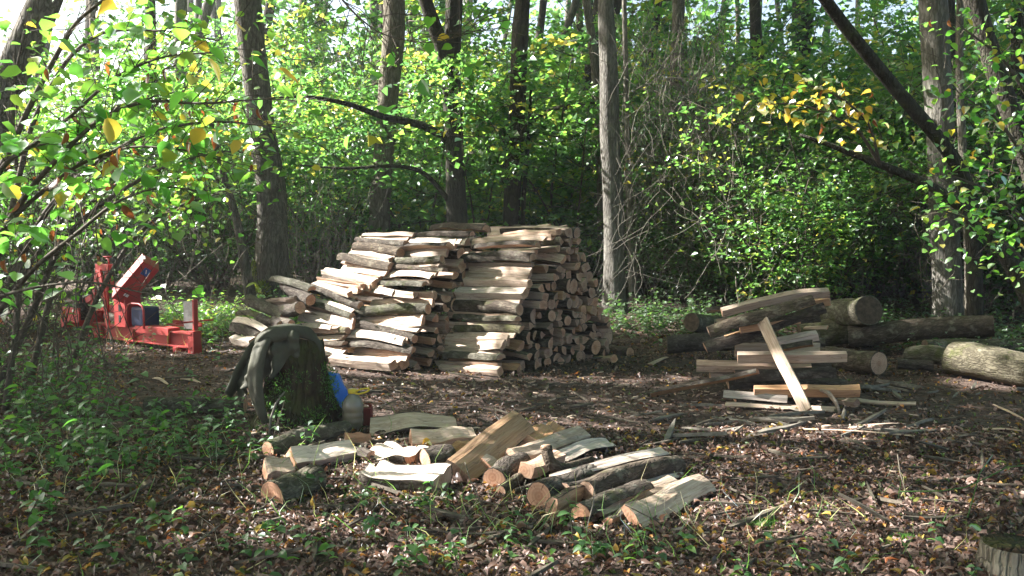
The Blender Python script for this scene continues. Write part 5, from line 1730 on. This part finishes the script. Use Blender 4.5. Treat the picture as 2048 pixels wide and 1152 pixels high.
FARST = [
    [(-60, 760, 7.4, 18), (20, 560, 7.2, 15), (90, 420, 7.1, 12), (180, 330, 7.0, 10), (300, 260, 6.9, 7), (430, 240, 6.8, 5), (560, 255, 6.7, 3)],
    [(-20, 800, 7.6, 16), (60, 640, 7.5, 13), (120, 480, 7.4, 11), (210, 400, 7.3, 9), (330, 330, 7.2, 6), (450, 300, 7.1, 4), (520, 310, 7.0, 3)],
    [(-60, 700, 6.8, 15), (30, 400, 6.6, 12), (60, 250, 6.5, 10), (130, 120, 6.4, 8), (200, 60, 6.3, 6), (330, 60, 6.2, 4), (430, 80, 6.1, 3)],
    [(10, 820, 7.0, 14), (40, 600, 7.0, 11), (40, 400, 7.0, 9), (20, 200, 6.9, 7), (50, 60, 6.8, 5)],
]
hazel('second hazel behind the near one with smaller crowded leaves', 'hazel_shrub', FARST, 290, random.Random(5), lambda a, b: reg1(a, b) * (1 if b < 560 else .5), smin=.065, smax=.105, spread=.22, more=600)
THIRD = [
    [(-60, 720, 8.6, 14), (60, 520, 8.5, 10), (160, 420, 8.4, 8), (260, 350, 8.3, 6), (400, 300, 8.2, 4)],
    [(60, 760, 8.8, 14), (110, 560, 8.8, 12), (130, 380, 8.8, 10), (200, 250, 8.7, 8), (300, 150, 8.6, 5), (380, 120, 8.5, 3)],
    [(130, 760, 9.2, 12), (190, 600, 9.2, 10), (260, 480, 9.1, 8), (330, 420, 9, 5), (460, 380, 8.9, 3)],
]
hazel('third hazel farther back with small speckled leaves', 'hazel_shrub', THIRD, 290, random.Random(9), lambda a, b: reg1(a, b), smin=.055, smax=.09, spread=.32, mix=(.72, .88, 1), more=900)
# yellow leaved branch at the right
YST = [
    [(1760, 330, 9.6, 8), (1720, 262, 9.4, 6), (1660, 228, 9.2, 5), (1590, 205, 9.1, 3), (1520, 210, 9.0, 2)],
    [(1760, 330, 9.6, 7), (1740, 245, 9.3, 5), (1690, 200, 9.1, 4), (1640, 175, 9.0, 3), (1600, 170, 8.9, 2)],
]
hazel('sprig of glowing yellow leaves in front of the creepers at the right', 'yellow_sprig', YST, 130, random.Random(21), lambda a, b: 1 if (1470 < a < 1800 and 150 < b < 300) else 0, twr=(.1, .3), mix=(.12, .95, 1), smin=.06, smax=.12, spread=.14)
RST = [
    [(2120, 520, 9.0, 10), (2040, 430, 8.8, 8), (1980, 380, 8.7, 6), (1900, 350, 8.6, 4)],
    [(2120, 420, 9.0, 10), (2040, 300, 8.8, 8), (1990, 230, 8.7, 5), (1920, 190, 8.6, 3)],
    [(2120, 320, 9.4, 10), (2050, 180, 9.2, 8), (2000, 110, 9.1, 5), (1930, 60, 9.0, 3)],
    [(2120, 600, 8.6, 9), (2030, 500, 8.4, 6), (1950, 440, 8.3, 4), (1880, 420, 8.2, 2)],
]
hazel('leafy green shrub overhanging the right edge', 'hazel_shrub', RST, 290, random.Random(33), lambda a, b: 1 if (1840 < a < 2090 and b < 600) else 0, mix=(.86, .97, 1), smin=.06, smax=.10, spread=.22, more=500)

# sprig hanging into the top middle
TST = [[(640, -60, 4.2, 6), (700, 20, 4.1, 4), (760, 70, 4.0, 3), (860, 90, 3.9, 2), (960, 60, 3.8, 2)]]
hazel('few large hazel leaves hanging loose in the top middle', 'hazel_sprig', TST, 6, random.Random(2), lambda a, b: 1 if (600 < a < 1000 and 0 < b < 200) else 0, spread=.06, mix=(.8, 1, 1),
      extra_leaf=[(738, 142, 4.0, .10, 'g'), (775, 215, 4.0, .12, 'g'), (736, 270, 4.1, .08, 'y'), (700, 270, 4.1, .07, 'g'), (900, 18, 3.9, .07, 'g'), (912, 50, 3.9, .05, 'g'), (900, 75, 3.9, .06, 'y'), (905, 95, 3.9, .05, 'g'),
                  (920, 132, 4.0, .05, 'g'), (945, 135, 4.0, .055, 'g'), (925, 280, 4.1, .05, 'g'), (1020, 40, 4, .07, 'g'), (1110, 150, 4.2, .055, 'y'), (1130, 60, 4.2, .08, 'g')])

# ------------------------------------------------------------------ dead creeper tangle and bare stems
def tangle(name, label, cat, n, box, dep, mat, rad, seed, group=None, vertical=.7, seg=10, ln=(.8, 2.2), kind='stuff'):
    g = random.Random(seed)
    x0, x1, y0, y1 = box
    o0 = P((x0 + x1) / 2, y1, dep[0]); o0.z = gz(o0.x, o0.y)
    mb = MB()
    for i in range(n):
        px, py = g.uniform(x0, x1), g.uniform(y0, y1)
        p = P(px, py, g.uniform(*dep))
        d = Vector((g.gauss(0, 1 - vertical), g.gauss(0, 1 - vertical), g.choice((-1, 1)) * vertical)).normalized()
        pts = [p]
        st = g.uniform(*ln) / seg
        for k in range(seg):
            d = (d + Vector((g.gauss(0, .16), g.gauss(0, .16), g.gauss(0, .14)))).normalized()
            p = p + d * st
            if p.z < gz(p.x, p.y): break
            pts.append(p)
        if len(pts) > 2:
            r = g.uniform(*rad)
            mb.tube(pts, [r * (1 - .05 * k) for k in range(len(pts))], 3, cap=False)
    o = mb.build(name, M[mat], None, o0); o.location = o0
    tag(o, label, cat, group, kind)
    return o
tangle('creeper_tangle', 'grey tangle of dead creeper hanging between the trees on the right', 'creeper', 760, (1235, 1470, 60, 560), (14.2, 16.0), 'pale_twig', (.003, .006), 41, vertical=.6)
tangle('bare_stems', 'thicket of thin pale bare stems behind the right heap', 'thicket', 300, (1440, 1860, 350, 610), (13.2, 15.0), 'pale_twig', (.003, .007), 42, vertical=.72, ln=(.6, 1.8))
tangle('bare_stems', 'thin dead stems hanging by the mossy tree and the woodpile', 'thicket', 160, (570, 720, 430, 560), (14.5, 16), 'pale_twig', (.004, .008), 43, vertical=.75, ln=(.5, 1.5))
tangle('bare_stems', 'thin dark stems crowding the left edge below the hazels', 'thicket', 210, (-40, 240, 380, 840), (6.2, 9.0), 'twig', (.003, .007), 44, vertical=.65, ln=(.5, 1.5))
tangle('bare_stems', 'thin dark stems in the shade behind the log splitter', 'thicket', 220, (150, 520, 380, 560), (14.5, 17), 'twig', (.005, .010), 45, vertical=.7, ln=(.8, 2))
tangle('bare_stems', 'fine twigs criss crossing the wood in the upper middle', 'thicket', 380, (560, 1220, 60, 470), (17, 22), 'twig', (.005, .012), 46, vertical=.5, ln=(.8, 2.6))
tangle('bare_stems', 'fine twigs among the leaves at the far right', 'thicket', 200, (1850, 2060, 60, 600), (11, 14), 'twig', (.004, .009), 47, vertical=.55, ln=(.6, 1.8))

# ------------------------------------------------------------------ leaf litter, twigs, chips, herbs, grass
def scatter(n, box, prob, g):
    out = []
    while len(out) < n:
        x, y = g.uniform(box[0], box[1]), g.uniform(box[2], box[3])
        if abs(x) > y * .64 + .6: continue
        if g.random() < prob(x, y): out.append((x, y))
    return out
gL = random.Random(55)
pts = scatter(26000, (-4.2, 4.2, 3.3, 6.6), lambda x, y: .5 + .5 * noise.noise((x * 1.2, y * 1.2, 0)) if y > 5.2 and x < 1.0 else .85, gL)
pts += scatter(24000, (-9, 9, 6.4, 14), lambda x, y: max(.38, .5 + .8 * noise.noise((x * .8, y * .8, 0))), gL)
pos = np.array([(x, y, gz(x, y) + gL.uniform(.0, .03)) for x, y in pts])
n = len(pos)
L = rng.uniform(.020, .044, n) * (1 + .5 * rng.random(n) ** 3) * np.where(pos[:, 1] < 6.4, 1.0, .95) * np.where(rng.random(n) < .06, 1.5, 1)
me = leaf_data('leaf_litter', pos, rand_dir(n, .3), nrm(rng.normal(size=(n, 3)) * .36 + np.array([0, 0, 1.0])), L, L * rng.uniform(.4, .8, n), rng.random(n), M['litter'], 'ovate', .55, .4)
tag(link('leaf_litter', me), 'brown and tan fallen leaves carpeting the clearing', 'fallen leaves', kind='stuff')

def chips(name, label, n, spots, Lr, mat, seed, wr=.18):
    g = random.Random(seed)
    mb = MB()
    for i in range(n):
        px, py, sx, sy = g.choice(spots)
        x, y = px + g.gauss(0, sx), py + g.gauss(0, sy)
        if y < 3.4: continue
        l = g.uniform(*Lr); w = l * g.uniform(.08, wr) + .003; a = g.gauss(0, .9)
        t = w * .25 + .001
        ax = Vector((math.cos(a), math.sin(a), g.gauss(0, .12))).normalized(); ay = Vector((-math.sin(a), math.cos(a), g.gauss(0, .25))).normalized()
        az = ax.cross(ay).normalized(); ay = az.cross(ax)
        c = Vector((x, y, gz(x, y) + .012 + t + .3 * l * abs(ax.z)))
        vs = []
        for s, ww in ((-1, .25), (-.35, 1), (.4, .8), (1, .1)):
            q = c + ax * (s * l / 2) + az * (g.uniform(-.2, .2) * w)
            vs += [q - ay * (ww * w / 2) - az * t, q + ay * (ww * w / 2) - az * t, q + ay * (ww * w / 2) + az * t, q - ay * (ww * w / 2) + az * t]
        fs = [(3, 2, 1, 0), (12, 13, 14, 15)]
        for k in range(3):
            for j in range(4):
                b0, b1 = k * 4 + j, k * 4 + (j + 1) % 4
                fs.append((b0, b1, b1 + 4, b0 + 4))
        mb.add(vs, fs)
    o = mb.build(name, M[mat])
    tag(o, label, 'wood chips', kind='stuff')
def gxy(px, py):
    q = G(px, py); return (q.x, q.y)
chips('wood_chips', 'pale splinters and chips scattered round the heaps', 800, [gxy(1560, 840) + (.7, .35), gxy(1300, 800) + (.9, .5), gxy(760, 770) + (.8, .3), gxy(700, 900) + (.5, .4), gxy(1600, 870) + (.8, .3), gxy(1000, 780) + (1.0, .4), gxy(1150, 1050) + (.6, .3), gxy(400, 720) + (.8, .5)], (.015, .075), 'chip', 61, .3)
chips('bark_strips', 'long dull bark strips strewn on the ground by the right heap', 45, [gxy(1600, 860) + (.8, .3), gxy(1750, 780) + (.6, .5), gxy(1480, 860) + (.6, .3)], (.15, .5), 'pale_twig', 62, .1)
chips('twig_litter', 'dark twigs and broken sticks littering the clearing', 600, [(0, 5, 2.2, 1.1), (1, 8, 3, 1.5), (-1.5, 5, 1.2, 1), (2.5, 5.2, 1.3, 1), (-4, 10, 2, 1.5)], (.08, .4), 'twig', 63, .035)
# some larger pieces one can point at
for (x0, y0, x1, y1, t, lb) in ((1495, 875, 1600, 858, 7, 'long grey bark strip on the ground in front of the right heap'), (1605, 858, 1830, 872, 6, 'long pale strip on the ground right of the grey bark strip'), (1700, 856, 1810, 848, 6, 'curved brown bark strip above the long pale strip'),
                                 (1965, 858, 2090, 868, 6, 'straight grey stick by the right edge of the clearing'), (1985, 810, 2090, 862, 5, 'thin grey pole lying near the right edge'), (1300, 730, 1335, 714, 8, 'curved pale splinter left of the right heap'), (310, 756, 335, 768, 7, 'small pale splinter in the shade by the splitter'), (365, 757, 400, 766, 7, 'flat pale splinter near the log behind the stump')):
    a, b = G(x0, y0, .02), G(x1, y1, .02)
    log('wood_strip', lb, a, b, t * a.y / F / 2 * 1.3, 'slab', 10, .012, 'wood strip', None, 'bark', 'split', taper=.5, nobark=True)

# herbs: low green plants
def herbs(name, label, spots, seed, Lr, mat='herb', hmax=.35, kind='stuff', per=9):
    g = random.Random(seed)
    pos, tip, nor, L = [], [], [], []
    mb = MB()
    for (cx, cy, sx, sy, n) in spots:
        for i in range(n):
            x, y = cx + g.gauss(0, sx), cy + g.gauss(0, sy)
            if y < 3.35: continue
            z0 = gz(x, y)
            h = g.uniform(.05, hmax)
            lean = Vector((g.gauss(0, .25), g.gauss(0, .25), 1)).normalized()
            mb.tube([(x, y, z0), Vector((x, y, z0)) + lean * h], [.0025, .0015], 3, cap=False)
            k = g.randint(per // 2, per)
            for j in range(k):
                t = (j + 1) / k
                p = Vector((x, y, z0)) + lean * (h * t)
                a = j * 2.4 + g.random()
                d = Vector((math.cos(a), math.sin(a), g.uniform(-.25, .25)))
                pos.append(tuple(p)); tip.append(tuple(d)); nor.append((g.gauss(0, .3), g.gauss(0, .3), 1)); L.append(g.uniform(*Lr))
    L = np.array(L); n = len(L)
    tint = np.clip(.45 + .25 * rng.normal(size=n), 0, 1)
    me = leaf_data(name, np.array(pos), np.array(tip), nrm(np.array(nor)), L, L * .62, tint, M[mat], 'ovate', .2, .25)
    o = link(name, me); tag(o, label, 'undergrowth', kind=kind)
    s = mb.build('stems', M['twig'], o)
herbs('undergrowth', 'low shaded green plants covering the ground at the left', [(-2.5, 6.3, .5, .35, 60), (-3.5, 6.9, .6, .5, 85), (-1.9, 5.9, .3, .15, 20), (-2.7, 5.6, .5, .3, 40), (-5.2, 9.2, .5, .8, 80), (-1.3, 4.3, .7, .4, 14)], 71, (.035, .085))
herbs('bramble_plants', 'taller leafy brambles crowding the left edge', [(-3.1, 6.0, .3, .7, 26), (-4.0, 7.6, .4, .8, 40), (-2.6, 4.9, .2, .4, 9), (-5.4, 8.8, .4, .7, 40)], 75, (.05, .10), hmax=.85, per=14)
herbs('undergrowth', 'sparse green plants along the bottom edge', [(-1.0, 3.9, .9, .3, 18), (.2, 4.0, .7, .15, 20), (1.3, 3.9, .6, .3, 8), (-.5, 4.8, .3, .1, 9), (-1.2, 5.0, .2, .1, 5)], 72, (.03, .07), hmax=.14)
herbs('undergrowth', 'sunlit low plants at the edge behind the splitter', [(-4.0, 12.9, .8, .6, 260), (-3.2, 13.8, .6, .5, 160), (-5.6, 13.8, 1.0, .8, 200)], 73, (.05, .10), 'leaf_yellowish', .35)
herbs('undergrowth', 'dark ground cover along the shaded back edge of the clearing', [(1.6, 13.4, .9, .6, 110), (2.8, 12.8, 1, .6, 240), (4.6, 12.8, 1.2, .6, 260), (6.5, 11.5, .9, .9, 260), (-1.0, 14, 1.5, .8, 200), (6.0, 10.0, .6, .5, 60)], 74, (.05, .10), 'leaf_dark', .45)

def grass(name, label, spots, seed, Lr):
    g = random.Random(seed)
    pos, tip, L = [], [], []
    for (cx, cy, sx, sy, n) in spots:
        for i in range(n):
            x, y = cx + g.gauss(0, sx), cy + g.gauss(0, sy)
            if y < 3.35: continue
            pos.append((x, y, gz(x, y))); tip.append((g.gauss(0, .6), g.gauss(0, .5), .8)); L.append(g.uniform(*Lr))
    n = len(L); L = np.array(L)
    me = leaf_data(name, np.array(pos), np.array(tip), rand_dir(n, .4), L, np.full(n, .005), rng.random(n), M['grass'], 'blade', 0, .2)
    tag(link(name, me), label, 'grass', kind='stuff')
grass('grass', 'loose blades of grass in the foreground litter', [(.6, 4.3, .6, .25, 110), (1.6, 4.6, .8, .4, 40), (-.4, 4.7, .6, .3, 90), (-2.0, 5.4, 1.0, .8, 200), (2.2, 4.5, .6, .4, 12)], 81, (.08, .28))
grass('grass', 'dry grass standing at the foot of the mossy tree', [(-4.0, 13.2, .9, .7, 300), (-4.9, 11.8, .6, .6, 120)], 82, (.15, .4))

# moss cushions, single leaves and dead stalks
for (px, py, r, lb) in ((1520, 1052, .11, 'bright cushion of moss on the leaf litter at the lower right'), (1810, 1085, .08, 'dull moss cushion left of the corner stump')):
    q = G(px, py)
    e = empty('moss_cushion', q, lb, 'moss')
    moss_tufts(e, [(q, (r, r * .7, .03), 1600)], L=.014, mat='herb')
for (px, py, s, kd, lb) in ((228, 930, .10, 'g', 'bright green leaf glowing in the dark undergrowth at the left'), (848, 884, .07, 'y', 'yellow leaf lying on the pale split block'), (860, 880, .06, 'y', 'second yellow leaf on the right side of the pale split block'), (1935, 1052, .07, 'g', 'flat green leaf on the litter above the corner stump'),
                            (1310, 935, .06, 'g', 'green leaf caught beside the foreground heap'), (720, 945, .06, 'g', 'green leaf lying in front of the glaring half log'), (566, 925, .05, 'g', 'small green leaf on the whitish stub'), (420, 870, .07, 'g', 'green leaf in the plants left of the stump')):
    q = G(px, py, .03)
    if 'block' in lb: q = P(px, py, 5.98)
    if 'stub' in lb: q = P(px, py, 5.45)
    if 'glowing' in lb: q = P(px, py, 4.9)
    me = gL.choice(LEAFM[kd])
    o = link('single_leaf', me); o.location = q; o.scale = (s,) * 3
    o.rotation_euler = (gL.gauss(0, .4), gL.gauss(0, .3), gL.random() * 6.28)
    tag(o, lb, 'leaf')
for pl, mat, lb in (([(2060, 930, 4.6), (2015, 934, 4.6), (1975, 955, 4.55), (1930, 975, 4.5), (1880, 982, 4.5), (1800, 983, 4.5)], 'grass', 'long green bramble runner bending across the lower right litter'),
                    ([(1985, 910, 4.75), (1960, 945, 4.6), (1935, 1035, 4.4)], 'grass', 'thin green stalk standing at the lower right'),
                    ([(1795, 908, 5.0), (1800, 945, 4.9), (1812, 985, 4.8)], 'twig', 'dark upright dead stalk in the lower right litter'),
                    ([(1605, 1105, 3.95), (1610, 1130, 3.9), (1612, 1160, 3.88)], 'pale_twig', 'pale upright stalk at the bottom right'),
                    ([(1190, 960, 4.4), (1186, 1010, 4.3), (1165, 1090, 4.2)], 'pale_twig', 'pale bent stalk in front of the foreground heap'),
                    ([(930, 925, 4.9), (940, 960, 4.7), (965, 1010, 4.5)], 'twig', 'dark stalk in front of the big tan slab'),
                    ([(1052, 960, 4.5), (1040, 1000, 4.4), (1000, 1010, 4.4), (955, 1000, 4.4)], 'twig', 'dark bramble arching left of the big round end'),
                    ([(1250, 1010, 4.4), (1310, 1040, 4.35), (1370, 1075, 4.3)], 'twig', 'dark twig slanting over the broad pale slab'),
                    ([(1110, 1000, 4.35), (1090, 1040, 4.3), (1060, 1110, 4.2)], 'grass', 'green stalk in front of the big round end'),
                    ([(330, 1150, 3.9), (370, 1100, 3.95), (440, 1050, 4.0)], 'pale_twig', 'pale dead stalk in the lower left corner area')):
    q = [P(*p) for p in pl]
    mb = MB(); mb.tube(q, [.0035] * len(q), 5)
    if mat == 'grass':
        mt = M['grass']
    o = mb.build('stalk', M[mat], None, q[-1]); o.location = q[-1]
    tag(o, lb, 'stalk')

# thin woodland haze: one closed box of even air round camera and scene
hm, hnt = newmat('haze_air')
pv = hnt.nodes.new('ShaderNodeVolumePrincipled')
pv.inputs['Color'].default_value = (0.86, 0.93, 1.0, 1)
pv.inputs['Density'].default_value = 0.0013
pv.inputs['Anisotropy'].default_value = 0.35
ho = hnt.nodes.new('ShaderNodeOutputMaterial')
hnt.links.new(pv.outputs[0], ho.inputs['Volume'])
mb = MB(); mb.box((0, 45, 11.5), (1, 0, 0), (0, 1, 0), (0, 0, 1), 160, 130, 13.0)
tag(mb.build('haze', hm), 'thin pale haze hanging in the wood', 'haze', kind='stuff')
cy.volume_bounces = 0

# labels of look-alike plants: say what each one stands behind and which row it is in
LAND = [(-9999, 150, 'at the left edge'), (150, 360, 'behind the log splitter'), (360, 480, 'between splitter and mossy tree'), (480, 640, 'behind the mossy tree'), (640, 830, 'behind the left half of the woodpile'), (830, 980, 'behind the forked trunk'),
        (980, 1120, 'behind the ivy trunk'), (1120, 1300, 'behind the sunlit trunk'), (1300, 1480, 'behind the creeper tangle'), (1480, 1680, 'behind the right heap'), (1680, 1840, 'behind the thick lying log'), (1840, 1980, 'behind the furrowed trunk'), (1980, 9999, 'at the right edge')]
bins = {}
for o in list(bpy.data.objects):
    if o.parent is None and o.get('group') in ('leafy shrubs behind the clearing', 'yellowing shrubs behind the clearing', 'dark bushes at the edge of the clearing', 'thin shrubs at the clearing edge', 'young trees deep in the wood', 'distant tree trunks in the wood'):
        px = 1024 + F * o.location.x / max(1, o.location.y)
        k = [t for a, b, t in LAND if a <= px < b][0]
        bins.setdefault((o['group'], k), []).append(o)
SHORT = {'leafy shrubs behind the clearing': 'tall leafy green shrub', 'yellowing shrubs behind the clearing': 'tall yellowing shrub', 'dark bushes at the edge of the clearing': 'dark low bush', 'thin shrubs at the clearing edge': 'thin open shrub', 'young trees deep in the wood': 'young leafy tree', 'distant tree trunks in the wood': 'slim distant trunk'}
for (gr, k), os_ in bins.items():
    os_.sort(key=lambda o: o.location.y)
    for i, o in enumerate(os_):
        o['label'] = SHORT[gr] + ' ' + k + ('' if len(os_) == 1 else ', %s one' % (['nearest', 'second nearest', 'third nearest', 'fourth nearest', 'fifth nearest', 'sixth nearest', 'seventh nearest', 'eighth nearest', 'ninth nearest', 'tenth nearest'][min(i, 9)] if i < len(os_) - 1 or i == 0 else 'farthest'))

print('LOGS', LOGN[0], n1, n2, n2b, n3, 'OBJS', len(bpy.data.objects))
